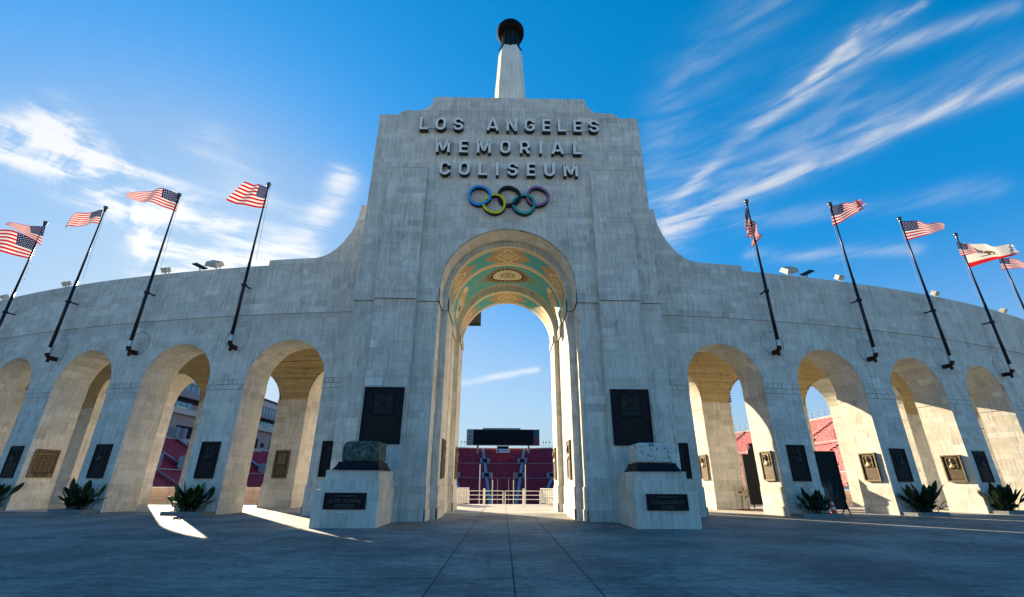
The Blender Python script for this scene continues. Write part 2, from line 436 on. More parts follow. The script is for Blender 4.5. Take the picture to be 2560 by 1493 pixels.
def slab(x0, x1, y0, y1):
    b = MB(); z = 0.; y0 += .010; y1 -= .010
    vs = [(x0+J, y0+J, -.02), (x1-J, y0+J, -.02), (x1-J, y1-J, -.02), (x0+J, y1-J, -.02)]
    c = .012
    up = [(x0+J, y0+J, z-c), (x1-J, y0+J, z-c), (x1-J, y1-J, z-c), (x0+J, y1-J, z-c)]
    tp = [(x0+J+c, y0+J+c, z), (x1-J-c, y0+J+c, z), (x1-J-c, y1-J-c, z), (x0+J+c, y1-J-c, z)]
    b.add(vs+up+tp, [(0, 1, 5, 4), (1, 2, 6, 5), (2, 3, 7, 6), (3, 0, 4, 7), (4, 5, 9, 8), (5, 6, 10, 9), (6, 7, 11, 10), (7, 4, 8, 11), (8, 9, 10, 11)])
    b.build('paving_slab', PAVE_BOUNCE if (y0 >= 27 or y1 <= -9) else PAVE, plaza)  # unseen rows behind the camera made pale to bounce light onto the facade
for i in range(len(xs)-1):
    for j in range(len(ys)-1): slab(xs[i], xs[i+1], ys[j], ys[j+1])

# ------------------------------------------------------------------ TOWER
tower = empty('memorial_gate_tower', (0, 26, 0), label='tall pale stone gate tower with stepped top and one huge round central arch', category='tower')
F = Facing(); ZG = 10.2
def planemap(Y): return lambda s, z, o: (s, Y-o, z)
def toff(z): return .09 if z < .45 else (.045 if z < 1.4 else (.08 if z > ZG else 0.))
def ttop(x):
    x = abs(x)
    if x > 6.72: return 22.47
    if x > 5.6: return 22.47+.33*min(1, sqrt(max(0, 1-((x-6.35)/.37)**2))) if x > 6.35 else 22.84
    if x > 4.72:
        q = (5.6-x)/.88; return 22.84+1.1*(1-sqrt(max(0, 1-q*q)))
    return 23.95
TC = [-6.72, -6.35, -5.6, -4.72, 4.72, 5.6, 6.35, 6.72]
def abot(rr, zs, c=0.):
    return lambda s: zs+sqrt(rr*rr-(s-c)**2) if abs(s-c) < rr else -1.
ZS = 10.92
F.wall(-7.9, 7.9, 0, 23.95, planemap(21.8), abot(3.58, ZS), ttop, TC+[-3.58, 3.58], off=toff, breaks=(.45, 1.4, ZG, ZS, 22.47), seed=3,
       skip=lambda a, b, za, zb: 4.85 < min(abs(a), abs(b)) and max(abs(a), abs(b)) < 6.6 and zb < 17.4)
for sg in (-1, 1):
    lo, hi = sorted((sg*4.66, sg*6.79))
    F.wall(lo, hi, 17.0, 18.47, planemap(21.62), seed=20+sg, off=lambda z: .0)
    F.wall(lo, hi, 0, 17.6, planemap(21.45), off=lambda z: toff(z), breaks=(.45, 1.4, ZG), seed=30+sg)
    for X in (4.66, 6.79):
        F.wall(21.42, 21.78, 0, 18.47, lambda s, z, o, X=X, sg=sg: (sg*(X+(o if X > 5 else -o)), s, z), seed=33, top=lambda s: 18.47 if s > 21.62 else 17.6, crit=[21.62], w=(1, 2), vis=False)
    F.core.add([(lo, 21.43, 17.6), (hi, 21.43, 17.6), (hi, 21.8, 17.6), (lo, 21.8, 17.6)], [(0, 1, 2, 3)])
    F.core.add([(lo, 21.6, 18.47), (hi, 21.6, 18.47), (hi, 21.8, 18.47), (lo, 21.8, 18.47)], [(0, 1, 2, 3)])
    # outer flank of the tower
    F.wall(21.8, 31.3, 0, 22.47, lambda s, z, o, sg=sg: (sg*(7.9+o), s, z), off=lambda z: toff(z)-.03, breaks=(.45, 1.4, ZG), seed=40+sg, h=.5, w=(.7, 1.4), vis=False)
# top surfaces, back
N = 60
px = [-7.9, -6.7201, -6.7199]+[-6.72+i*.09 for i in range(1, 23)]+[-4.7, 4.7]+[4.72+i*.09 for i in range(0, 22)]+[6.7199, 6.7201, 7.9]
b = MB()
vv = [(x, y, ttop(x)) for y in (21.78, 23.6) for x in px]
b.add(vv, [(i, i+1, i+1+len(px), i+len(px)) for i in range(len(px)-1)])
b.add([(x, 23.6, z) for x in px for z in (20., ttop(x))], [(2*i, 2*i+2, 2*i+3, 2*i+1) for i in range(len(px)-1)])
b.box(-7.88, 7.88, 23.6, 31.25, 20.0, 22.3)
b.build('roof', ROOF, tower)
def bored(Y0, Y1, rr, zs, off=toff, seed=1, arc=True, mat=None, zt=None):
    """jambs and round soffit of one stretch of the passage"""
    for sg in (-1, 1):
        F.wall(lambda o: Y0-o*(Y0 < 22), Y1, 0, zs, lambda s, z, o, sg=sg: (sg*(rr-o), s, z), off=off, breaks=(.45, 1.4, ZG), seed=seed+sg, w=(.6, 1.1))
    if arc:
        L = pi*rr
        F.wall(Y0, Y1, 0, L, lambda s, a, o: ((rr-o)*cos(a/rr), s, zs+(rr-o)*sin(a/rr)), seed=seed+7, h=.55, w=(.5, 1.3), off=lambda z: .02)
def ledge(Y, r0, r1, zs0, zs1, seed):
    """front-facing step between two rings; r1 < r0"""
    for sg in (-1, 1):
        lo, hi = sorted((sg*r0, sg*r1))
        F.wall(lo, hi, 0, min(zs0, zs1), planemap(Y), off=toff, breaks=(.45, 1.4, ZG), seed=seed+sg, w=(.6, 1), gap=.006)
    n = 28
    for i in range(n):
        a0, a1 = pi*i/n+.002, pi*(i+1)/n-.002
        f = [(rr*cos(a), Y, zz+rr*sin(a)) for rr, zz, a in ((r0, zs0, a0), (r0, zs0, a1), (r1, zs1, a1), (r1, zs1, a0))]
        k = [(x, y+.05, z) for x, y, z in f]
        F.p.append((0, f+k, [(0, 1, 2, 3), (0, 4, 5, 1), (1, 5, 6, 2), (2, 6, 7, 3), (3, 7, 4, 0)], random.uniform(.25, .6)))
    zz = min(zs0, zs1)
    F.core.add([p for i in range(n+1) for p in ((r0*cos(pi*i/n), Y+.02, zs0+r0*sin(pi*i/n)), (r1*cos(pi*i/n), Y+.02, zs1+r1*sin(pi*i/n)))], [(2*i, 2*i+2, 2*i+3, 2*i+1) for i in range(n)])
bored(21.8, 23.1, 3.58, ZS, seed=50)
ledge(23.1, 3.60, 3.24, ZS, ZS, 60)
bored(23.1, 25.6, 3.24, ZS, seed=70, arc=False)
bored(25.6, 28.9, 3.42, 10.84, seed=80, arc=False)
ledge(28.9, 3.46, 3.12, 10.84, 10.70, 90)
bored(28.9, 31.3, 3.12, 10.70, seed=100, arc=False)
# back faces of wider stretch and building rear
b = MB()
n = 40
def ring(Y, r0, z0, r1, z1):
    pts0 = [(-r0, Y, 0)]+[(-r0*cos(pi*i/n), Y, z0+r0*sin(pi*i/n)) for i in range(n+1)]+[(r0, Y, 0)]
    pts1 = [(-r1, Y, 0)]+[(-r1*cos(pi*i/n), Y, z1+r1*sin(pi*i/n)) for i in range(n+1)]+[(r1, Y, 0)]
    m = len(pts0); b.add(pts0+pts1, [(i, i+1, m+i+1, m+i) for i in range(m-1)])
ring(25.62, 3.46, 10.84, 3.22, ZS)
m = n+3
p0 = [(-3.12, 31.3, 0)]+[(-3.12*cos(pi*i/n), 31.3, 10.7+3.12*sin(pi*i/n)) for i in range(n+1)]+[(3.12, 31.3, 0)]
p1 = [(-7.9, 31.3, 0)]+[(-7.9+15.8*i/n, 31.3, 22.3) for i in range(n+1)]+[(7.9, 31.3, 0)]
b.add(p0+p1, [(i, i+1, m+i+1, m+i) for i in range(m-1)])
b.build('rear_wall', STONE, tower)
F.finish(tower)

# painted soffits of the passage, a generic sunburst and diamond bands
def soffit(name, Y0, Y1, rr, zs, fn, res=.035):
    L = pi*rr; nu, nv = int((Y1-Y0)/res), int(L/res)
    U, V = np.meshgrid((np.arange(nu)+.5)/nu, (np.arange(nv)+.5)/nv-.5)      # depth 0..1, arc -.5...5
    col = fn(U*(Y1-Y0), V*L, Y1-Y0, L)
    vs = [((rr)*sin((j/nv-.5)*pi), Y0+(Y1-Y0)*i/nu, zs+rr*cos((j/nv-.5)*pi)) for j in range(nv+1) for i in range(nu+1)]
    fs = [(j*(nu+1)+i, j*(nu+1)+i+1, (j+1)*(nu+1)+i+1, (j+1)*(nu+1)+i) for j in range(nv) for i in range(nu)]
    me = bpy.data.meshes.new(name); me.from_pydata(vs, [], fs)
    a = me.attributes.new('paint', 'FLOAT_COLOR', 'FACE')
    c4 = np.concatenate([col.reshape(-1, 3), np.ones((nu*nv, 1))], 1).astype(np.float32); a.data.foreach_set('color', c4.ravel())
    me.materials.append(PAINT); me.update(); return link(name, me, tower)
m_, nt_, bs_ = newmat('painted_plaster'); PAINT = m_
a_ = nt_.nodes.new('ShaderNodeAttribute'); a_.attribute_name = 'paint'
nf = noise(nt_, 8., 5, .7, posvec(nt_))
nt_.links.new(rgbmix(nt_, sockmap(nt_, nf, .42, .75)*.16, a_.outputs['Color'], (.42, .34, .22)), bs_.inputs['Base Color']); bs_.inputs['Roughness'].default_value = .75
CREAM, TAN, BRN, TEAL, DKB = (np.array(c) for c in ((.86, .72, .47), (.60, .38, .17), (.26, .12, .04), (.08, .42, .45), (.07, .03, .015)))
def put(col, mask, c): col[mask] = c
def band(u, v, Wd, L):
    col = np.zeros(u.shape+(3,)); col[:] = CREAM
    e = np.minimum(u, Wd-u)
    put(col, (e > .22) & (e < .27), BRN); put(col, (e > .36) & (e < .40), TAN)
    inner = e > .42
    per = 3.5; q = (v+per/2) % per-per/2        # diamonds on the crown and each side
    w = (Wd/2-.42); s_ = np.abs(q)/.74+np.abs(u-Wd/2)/w
    put(col, inner, TEAL)
    put(col, inner & (s_ < 1.95), CREAM)
    for a_ in (1.88, 1.66, 1.44, 1.22): put(col, inner & (np.abs(s_-a_) < .045), BRN)
    for a_ in (1.77, 1.55, 1.33): put(col, inner & (np.abs(s_-a_) < .045), TAN)
    put(col, inner & (s_ < 1.10), BRN); put(col, inner & (s_ < 1.03), CREAM); put(col, inner & (s_ < .84), BRN); put(col, inner & (s_ < .77), TAN)
    rr = np.hypot(q, u-Wd/2); put(col, rr < .30, CREAM); put(col, rr < .23, BRN); put(col, rr < .18, CREAM); put(col, rr < .11, TAN)
    return col
def sunburst(u, v, Wd, L):
    col = np.zeros(u.shape+(3,)); col[:] = TEAL
    nse = np.sin(u*37.1+v*11.3)*np.sin(v*29.7-u*17.)*.10; col *= (1+nse[..., None])
    cu = Wd*.50; x, y = v/1.20, (u-cu)/1.12
    r = np.hypot(x, y*1.15); a = np.arctan2(y*1.15, x)
    k = 26; saw = np.abs(((a*k/(2*pi)) % 1)-.5)*2
    k2 = np.floor(a*k/(2*pi)); ln = np.where(k2 % 2 == 0, 1.62, 1.28)
    ln = np.where(np.abs(np.cos(a)) > .9, ln+.55, ln)
    ray_ = (r < .80+(ln-.80)*saw)
    put(col, (r < 1.12), DKB*1.5); put(col, ray_, DKB); put(col, ray_ & (saw > .35) & (r > .9), BRN); put(col, ray_ & (saw > .75) & (k2 % 2 == 0) & (r > .9), TAN)
    for R_, c in ((.86, DKB), (.80, CREAM), (.60, CREAM*.9), (.55, TEAL*.6+CREAM*.3), (.50, CREAM), (.42, BRN), (.37, TAN), (.31, BRN*1.2), (.26, CREAM*.8), (.17, TEAL*.5+TAN*.3)): put(col, r < R_, c)
    dots = (r > .62) & (r < .76) & (((a*22/(2*pi)) % 1) < .5) & (np.abs(r-.69) < .035); put(col, dots, TEAL*.7)
    e = Wd-u; put(col, e < .22, CREAM*.8); put(col, (e > .06) & (e < .16) & (((v*6) % 1) < .5), TAN*.7); put(col, u < .12, CREAM)
    for sg in (-1, 1):                            # simple flame-like figure shapes either side
        for (cv, cu_, rv, ru, c) in ((3.5, .55, .40, .27, TAN), (3.75, .66, .36, .30, CREAM*.75), (3.15, .42, .33, .20, TAN*1.15), (4.25, .78, .42, .22, CREAM*.85), (3.05, .35, .2, .1, CREAM), (4.0, .75, .2, .1, BRN)):
            mk = ((np.abs(v)-cv)/rv)**2+((u-cu_*Wd)/(ru*Wd))**2+.25*np.sin(v*19+u*7) < .9
            put(col, mk & (v*sg > 0), c)
    return col
soffit('painted_soffit', 23.1, 25.6, 3.24, ZS, band)
soffit('sunburst_vault', 25.6, 28.9, 3.42, 10.84, sunburst)
soffit('painted_soffit', 28.9, 31.3, 3.12, 10.70, band)

# ------------------------------------------------------------------ CURVED ARCADE WINGS
AC = [7.36+4.085*k for k in range(6)]; HA = 1.37
RO = RW*sin(rad(HA)); ZI = 6.83; ZL = 6.34; ZB = 10.75
R1_, R2_, R3_ = 95.1, 90.6, 89.0
RI = 2.13; ZIN = 6.86
def wing(sg, parent):
    F = Facing()
    K = RW*pi/180
    def cyl(R, flip=1): return lambda s, z, o: (sg*(R+flip*o)*sin(s/RW), YC-(R+flip*o)*cos(s/RW), z)
    cs = [c*K for c in AC]
    def bot(R, zs):
        def f(s):
            for c in cs:
                d = abs(s-c)
                if d < R: return zs+sqrt(R*R-d*d)
            return -1.
        return f
    def top(s):
        th = s/K
        x = RW*sin(s/RW)
        if x < 9.42: return 18.04
        if x < 11.9:
            q = (11.9-x)/2.48; return 14.36+3.68*(1-sqrt(max(0, 1-q*q)))**.95
        return 14.36 if th < 8.79 else 14.0
    crit = []
    for c in cs: crit += [c-RO, c+RO]
    tcrit = [math.asin(9.42/RW)*RW, 8.79*K]+[math.asin((9.42+i*.2)/RW)*RW for i in range(1, 13)]
    def off(z): return .08 if z < .45 else (.04 if z < 1.4 else (.08 if z > ZB else (.03 if z > ZL else 0.)))
    s0, s1 = 4.68*K, 30.6*K
    F.wall(s0, s1, 0, ZL, cyl(RW), bot(RO, ZI), top, crit, off=off, breaks=(.45, 1.4), seed=200+sg)
    F.wall(s0, s1, ZL, 6.92, cyl(RW), bot(RO, ZI), top, crit, off=off, h=.29, w=(.2, .42), gap=.022, seed=210+sg, core=2, jit=.012)
    F.wall(s0, s1, 6.92, 18.04, cyl(RW), bot(RO, ZI), top, crit+tcrit, off=off, breaks=(ZB, 14.0, 14.36), seed=220+sg)
    # impost: small dark-jointed tiles just over the string line
    # jambs, soffits
    for c, th in zip(cs, AC):
        for e in (-1, 1):
            sj = c+e*RO
            def jm(r, z, o, sj=sj, e=e):
                a = (sj-e*o)/RW; return (sg*r*sin(a), YC-r*cos(a), z)
            F.wall(R1_, lambda o: RW+o, 0, ZI, jm, off=off, breaks=(.45, 1.4, ZL), seed=int(300+th*10+e), w=(.6, 1.1))
            si = c+e*RI*RW/R2_
            def jm2(r, z, o, sj=si, e=e):
                a = (sj-e*o)/RW; return (sg*r*sin(a), YC-r*cos(a), z)
            F.wall(R3_, lambda o: R2_+o, 0, ZIN, jm2, off=off, breaks=(.45, 1.4, 6.37), seed=int(400+th*10+e), w=(.6, 1.1))
        L = pi*RO
        def so(r, a, o, c=c):
            q = (c+(RO-o)*cos(a/RO))/RW; return (sg*r*sin(q), YC-r*cos(q), ZI+(RO-o)*sin(a/RO))
        F.wall(R1_, RW-.005, 0, L, so, seed=int(500+th*10), h=.42, w=(.4, .9), off=lambda z: .0, jit=.009)
        # inner arch barrel reaching forward to the vault
        L = pi*RI
        def so2(r, a, o, c=c):
            z = (RI-o)*sin(a/RI); rmax = R1_-sqrt(max(0, 4.5**2-z*z))
            r_ = R3_+(r-R3_)/(1.6)*(rmax-R3_+.02)
            q = (c+(RI-o)*cos(a/RI)*RW/R2_)/RW; return (sg*r_*sin(q), YC-r_*cos(q), ZIN+z)
        F.wall(R3_, R3_+1.6, 0, L, so2, seed=int(600+th*10), h=.4, w=(.3, .6), off=lambda z: .0)
    # inner piers' front faces, gallery vault of long boards
    ci = []
    RIs = RI*RW/R2_
    for c in cs: ci += [c-RIs, c+RIs]
    def boti(s):
        for c in cs:
            d = abs(s-c)
            if d < RIs: return 99
        return -1.
    F.wall(s0+1, s1, 0, ZIN, cyl(R2_), boti, crit=ci, off=off, breaks=(.45, 1.4, 6.37), seed=700, w=(.6, 1.2))
    F.wall(s0, s1, 0, 12.6, cyl(R3_, -1), lambda s: bot(RIs, ZIN)(s) if bot(RIs, ZIN)(s) > 0 else -1., crit=ci, breaks=(ZIN,), seed=710, w=(1, 1.6), h=.6, vis=False)
    F.wall(s0, s1, 0, 11.4, cyl(R1_, -1), bot(RO, ZI), crit=crit, breaks=(ZI,), seed=720, w=(1, 1.6), h=.6, vis=False)
    F.finish(parent)
    B = MB(); rg = random.Random(5+sg); nb = 40
    for k in range(nb):
        t0, t1 = k/nb*pi/2, (k+1)/nb*pi/2
        z0, z1 = 4.5*sin(t0), 4.5*sin(t1); ra, rb = R1_-4.5*cos(t0), R1_-4.5*cos(t1)
        x = s0; 
        while x < s1:
            xn = min(x+rg.uniform(2.2, 3.6), s1); o = rg.uniform(-.025, .025); tn = rg.uniform(.25, .8)
            # cut the board where the inner arches break through
            def vb(s, zz):
                for c in cs:
                    d = abs(s-c)/RW*R2_
                    if d < RI and ZIN+sqrt(RI*RI-d*d) > zz: return False
                return True
            n = max(2, int((xn-x)/.12)); ss = [x+(xn-x)*i/n for i in range(n+1)]; run = []
            for s_ in ss+[None]:
                if s_ is not None and vb(s_, ZIN+(z0+z1)/2): run.append(s_)
                else:
                    if len(run) > 1:
                        run2 = [run[0]]+[q for i, q in enumerate(run[1:-1]) if i % 8 == 7]+[run[-1]]
                        m_ = len(run2); V = []
                        for (r_, z_) in ((ra, z0+.008), (rb, z1-.008)):
                            V += [(sg*(r_+o)*sin(q/RW), YC-(r_+o)*cos(q/RW), ZIN+z_-o*.3) for q in run2]
                        V += [(sg*(ra-.05)*sin(q/RW), YC-(ra-.05)*cos(q/RW), ZIN+z0+.008) for q in run2]
                        B.add(V, [(i, i+1, m_+i+1, m_+i) for i in range(m_-1)]+[(i, 2*m_+i, 2*m_+i+1, i+1) for i in range(m_-1)], 0, tn)
                    run = []
            x = xn
    B.build('vault_boards', STONE2, parent, kind='stuff')
    # solid backing over the vault, parapet and roof
    b = MB(); ns = 90; ss = [s0+(s1-s0)*i/ns for i in range(ns+1)]+[8.79*K-.001, 8.79*K+.001]+[math.asin((9.2+i*.15)/RW)*RW for i in range(0, 20)]; ss.sort(); m_ = len(ss)
    def strip(f0, f1):
        b.add([f0(q) for q in ss]+[f1(q) for q in ss], [(i, i+1, m_+i+1, m_+i) for i in range(m_-1)])
    P = lambda r, z: (lambda q: (sg*r*sin(q/RW), YC-r*cos(q/RW), z(q) if callable(z) else z))
    tp = lambda q: top(q)-.004
    strip(P(RW+.02, tp), P(RW-.7, tp)); strip(P(RW-.7, tp), P(RW-.7, 12.6)); strip(P(RW-.7, 12.6), P(R3_, 12.6)); strip(P(R1_, 11.5), P(90.4, 11.5)); strip(P(90.4, 11.5), P(90.4, 9.3))
    b.build('roof', ROOF, parent)
    e = s1/RW
    b = MB(); b.add([(sg*r*sin(e), YC-r*cos(e), z) for r, z in ((RW, 0), (RW, 14), (R3_, 12.6), (R3_, 0))], [(0, 1, 2, 3)]); b.build('end_wall', STONE, parent)
wl = empty('arcade_wall', (-22, 28, 0), label='curved pale stone arcade wall of round arches running left of the gate tower', category='arcade')
wing(-1, wl)
wr = empty('arcade_wall', (22, 28, 0), label='curved pale stone arcade wall of round arches running right of the gate tower', category='arcade')
wing(1, wr)

# ------------------------------------------------------------------ TORCH TOWER
to = empty('torch_tower', (.07, 27, 22.3), label='slender concrete shaft topped by a dark bronze torch bowl rising over the gate', category='torch')
b = MB(); ph = rad(22.5)
def octa(w, z): return [(x*w, y*w, z) for x, y in ((-.72, -1), (.72, -1), (1, -.33), (1, .33), (.72, 1), (-.72, 1), (-1, .33), (-1, -.33))]
V = [Vector(p)+Vector((.07, 27, 0)) for p in octa(1.32, 22.3)+octa(1.17, 29.4)+octa(.94, 33.6)+octa(.70, 34.35)]
b.add(V, [(k*8+i, k*8+(i+1) % 8, (k+1)*8+(i+1) % 8, (k+1)*8+i) for k in range(3) for i in range(8)]+[tuple(range(24, 32))])
b.t = [1.]*len(b.f); b.build('shaft', STONE, to)
for sg in (-1, 1):
    b = MB(); b.add([Vector((.07+sg*x*f, 26.0-.0+dy_, z)) for z, f, dy_ in ((24, 1.28, -.345), (33.4, .95, -.02+.09)) for x in (.36, .46)], [(0, 1, 3, 2)])
    b.build('shaft_rib', CURB, to)
cup = MB(); cup.lathe((.07, 27, 0), [(.72, 33.9), (.80, 34.1), (.70, 34.5), (.70, 35.2), (.72, 35.9), (.80, 36.2)], 10, 0)
cup.build('torch_cup', PATINA, to)
b = MB()
for i in range(10):
    a = 2*pi*(i+.5)/10; c = Vector((cos(a), sin(a), 0)); o = Vector((.07, 27, 0))
    b.tube(o+c*.73+Vector((0, 0, 34.0)), o+c*.76+Vector((0, 0, 36.1)), .05, .05, 6)
b.build('flute', DARKBRONZE, to)
for k in range(4):
    a = rad(-45+90*k); o = Vector((.07, 27, 0)); c = Vector((cos(a), sin(a), 0))
    MB().tube(o+c*1.28+Vector((0, 0, 33.45)), o+c*.85+Vector((0, 0, 34.35)), .05, .05, 6).build('bracket', DARKBRONZE, to)
rim = MB(); rim.lathe((.07, 27, 0), [(.78, 36.0), (1.04, 36.1), (1.13, 36.35), (1.13, 36.75), (1.02, 36.95), (.8, 36.85)], 40)
rim.build('bowl_rim', RIMB, to, True)

# ------------------------------------------------------------------ LETTERS AND RINGS
sign = empty('raised_letter_sign', (0, 21.7, 19.4), label='raised weathered metal letters reading LOS ANGELES MEMORIAL COLISEUM above the rings', category='sign')
def arcpts(cx, cy, rx, ry, a0, a1, n=7): return [(cx+rx*cos(rad(a0+(a1-a0)*i/n)), cy+ry*sin(rad(a0+(a1-a0)*i/n))) for i in range(n+1)]
def glyph(c, w, h, t):
    e = t/2; L, Rr, B_, T_ = e, w-e, e, h-e; r = min(w*.42, (w-t)/2-.012); m = h/2
    if c == 'I': return [([(w/2, 0), (w/2, h)], 0)]
    if c == 'L': return [([(L, h), (L, B_), (w, B_)], 0)]
    if c == 'E': return [([(w, T_), (L, T_), (L, B_), (w, B_)], 0), ([(t, m), (w*.92, m)], 0)]
    if c == 'O': return [(arcpts(Rr-r, T_-r, r, r, 0, 90)+arcpts(L+r, T_-r, r, r, 90, 180)+arcpts(L+r, B_+r, r, r, 180, 270)+arcpts(Rr-r, B_+r, r, r, 270, 360), 1)]
    if c == 'C': return [([(Rr, T_-r*1.02)]+arcpts(Rr-r, T_-r, r, r, 0, 90)+arcpts(L+r, T_-r, r, r, 90, 180)+arcpts(L+r, B_+r, r, r, 180, 270)+arcpts(Rr-r, B_+r, r, r, 270, 360)+[(Rr, B_+r*1.02)], 0)]
    if c == 'G': return [([(Rr, T_-r*1.0)]+arcpts(Rr-r, T_-r, r, r, 0, 90)+arcpts(L+r, T_-r, r, r, 90, 180)+arcpts(L+r, B_+r, r, r, 180, 270)+arcpts(Rr-r, B_+r, r, r, 270, 360)+[(Rr, m-.02), (w*.52, m-.02)], 0)]
    if c == 'U': return [([(L, h)]+arcpts(L+r, B_+r, r, r, 180, 270)+arcpts(Rr-r, B_+r, r, r, 270, 360)+[(Rr, h)], 0)]
    if c == 'S':
        q = (h-t)/4
        return [([(Rr, T_-q*1.15)]+arcpts(Rr-r, T_-q, r, q, 0, 90)+arcpts(L+r, T_-q, r, q, 90, 180)+arcpts(L+r, T_-q, r, q, 180, 250, 4)+arcpts(Rr-r, B_+q, r, q, 70, 0, 4)+arcpts(Rr-r, B_+q, r, q, 0, -90)+arcpts(L+r, B_+q, r, q, 270, 180)+[(L, B_+q*1.15)], 0)]
    if c == 'A': return [([(t*.55, 0), (w/2-t*.28, h-e*.4), (w/2+t*.28, h-e*.4), (w-t*.55, 0)], 0), ([(w*.24, h*.26), (w*.76, h*.26)], 2)]
    if c == 'M': return [([(e, 0), (e, T_+e*.4), (e*1.7, T_+e*.4), (w/2-e*.3, h*.22), (w/2+e*.3, h*.22), (w-e*1.7, T_+e*.4), (w-e, T_+e*.4), (w-e, 0)], 0)]
    if c == 'N': return [([(e, 0), (e, T_+e*.3), (e*1.6, T_+e*.3), (w-e*1.6, e*.7), (w-e, e*.7), (w-e, h)], 0)]
    if c == 'R':
        q = h*.265
        return [([(L, 0), (L, T_)]+arcpts(Rr-q, T_-q+.0, q, q, 90, -90, 12)+[(t, T_-2*q)], 0), ([(w*.55, T_-2*q), (w-e*1.1, 0)], 2)]
def strip_mesh(b, pts, t, closed, depth, back):
    pts = [p for i, p in enumerate(pts) if i == 0 or math.hypot(p[0]-pts[i-1][0], p[1]-pts[i-1][1]) > 2e-3]
    if closed and math.hypot(pts[0][0]-pts[-1][0], pts[0][1]-pts[-1][1]) < 2e-3: pts = pts[:-1]
    n = len(pts); P_ = [Vector((x, z)) for x, z in pts]; Lp, Rp = [], []
    for i in range(n):
        a_ = P_[i-1] if (i > 0 or closed) else None; c_ = P_[(i+1) % n] if (i < n-1 or closed) else None
        if closed and (P_[i]-P_[i-1]).length < 1e-5: a_ = P_[i-2]
        if closed and (P_[(i+1) % n]-P_[i]).length < 1e-5: c_ = P_[(i+2) % n]
        d0 = (P_[i]-a_).normalized() if a_ is not None and (P_[i]-a_).length > 1e-6 else None
        d1 = (c_-P_[i]).normalized() if c_ is not None and (c_-P_[i]).length > 1e-6 else None
        d0 = d0 or d1; d1 = d1 or d0
        n0, n1 = Vector((-d0.y, d0.x)), Vector((-d1.y, d1.x)); mm = (n0+n1)
        if mm.length < 1e-4: mm = n0
        mm.normalize(); k = 1/max(.45, mm.dot(n0))
        Lp.append(P_[i]+mm*t/2*k); Rp.append(P_[i]-mm*t/2*k)
    V = [(p.x, -depth+back, p.y) for p in Lp]+[(p.x, -depth+back, p.y) for p in Rp]+[(p.x, 0, p.y) for p in Lp]+[(p.x, 0, p.y) for p in Rp]
    rng = range(n) if closed else range(n-1)
    b.add(V, [(i, n+i, n+(i+1) % n, (i+1) % n) for i in rng], 0)
    b.add(V, [f for i in rng for f in ((i, (i+1) % n, 2*n+(i+1) % n, 2*n+i), (n+i, 3*n+i, 3*n+(i+1) % n, n+(i+1) % n))]+([] if closed else [(0, 2*n, 3*n, n), (n-1, 2*n-1, 4*n-1, 3*n-1)]), 1)
def letters(line, y0, hgt, x0, x1, ycen):
    wid = {'M': .82, 'I': .15, 'L': .50, 'E': .50, 'A': .76, 'N': .64, 'O': .62, 'G': .62, 'R': .61, 'C': .60, 'U': .62, 'S': .60}
    tot = sum((wid[c] if c != ' ' else .5) for c in line); g = ((x1-x0)-tot)/(len(line)-1)
    x = x0
    for c in line:
        if c == ' ': x += .5+g; continue
        b = MB()
        for pts, kind in glyph(c, wid[c], hgt, .15): strip_mesh(b, pts, .15, kind == 1, .30, .004 if kind == 2 else 0.)
        for i, v in enumerate(b.v): b.v[i] = (v[0]+x, v[1]+21.68, v[2]+y0)
        b.build('letter', [LETTER, LETSIDE], sign)
        x += wid[c]+g
letters('LOS ANGELES', 21.06, .92, -5.37, 5.40, 0)
letters('MEMORIAL', 19.40, .92, -4.29, 4.26, 0)
letters('COLISEUM', 17.82, .92, -3.98, 3.96, 0)
for zr, xa, xb in ((21.25, -4.9, -2.8), (21.22, 3.2, 5.0), (19.55, 3.0, 3.9)):
    MB().tube((xa, 21.55, zr), (xb, 21.55, zr), .018, n=6).build('support_rod', LETSIDE, sign)
rings = empty('ring_emblem', (0, 21.7, 16.2), label='five interlocked coloured rings mounted below the lettering', category='emblem')
RC = [('blue', -1.62, 16.46, (.025, .30, .78)), ('yellow', -.82, 15.93, (.72, .62, .015)), ('black', 0.02, 16.46, (.012, .012, .018)), ('green', .82, 15.93, (.015, .33, .31)), ('purple', 1.64, 16.46, (.32, .12, .27))]
RING = {n_: plain(n_+'_ring_paint', c, .55, 0, .2) for n_, _, _, c in RC}
for i, (nm, x, z, c) in enumerate(RC):
    b = MB(); n = 56; ro, ri = .66, .52; wob = (0, 0, 0)
    vs = []
    for k in range(n):
        a = 2*pi*k/n
        # interlock: neighbouring rings pass over and under each other
        yo = .055*sin(2*a+(0 if i % 2 == 0 else pi))*1.0
        for r_, y_ in ((ro, -.13), (ri, -.13), (ri, .12), (ro, .12)): vs.append((x+r_*cos(a), 21.52+y_+yo, z+r_*sin(a)))
    for k in range(n):
        q = (k+1) % n
        b.add([], [])
    fs = []; ms = []
    for k in range(n):
        q = (k+1) % n
        for j in range(4): fs.append((4*k+j, 4*q+j, 4*q+(j+1) % 4, 4*k+(j+1) % 4)); ms.append(0 if j == 0 else 1)
    b.v = vs; b.f = fs; b.m = ms; b.t = [.5]*len(fs)
    b.build('ring', [RING[nm], LETSIDE], rings, label=nm+' ring')

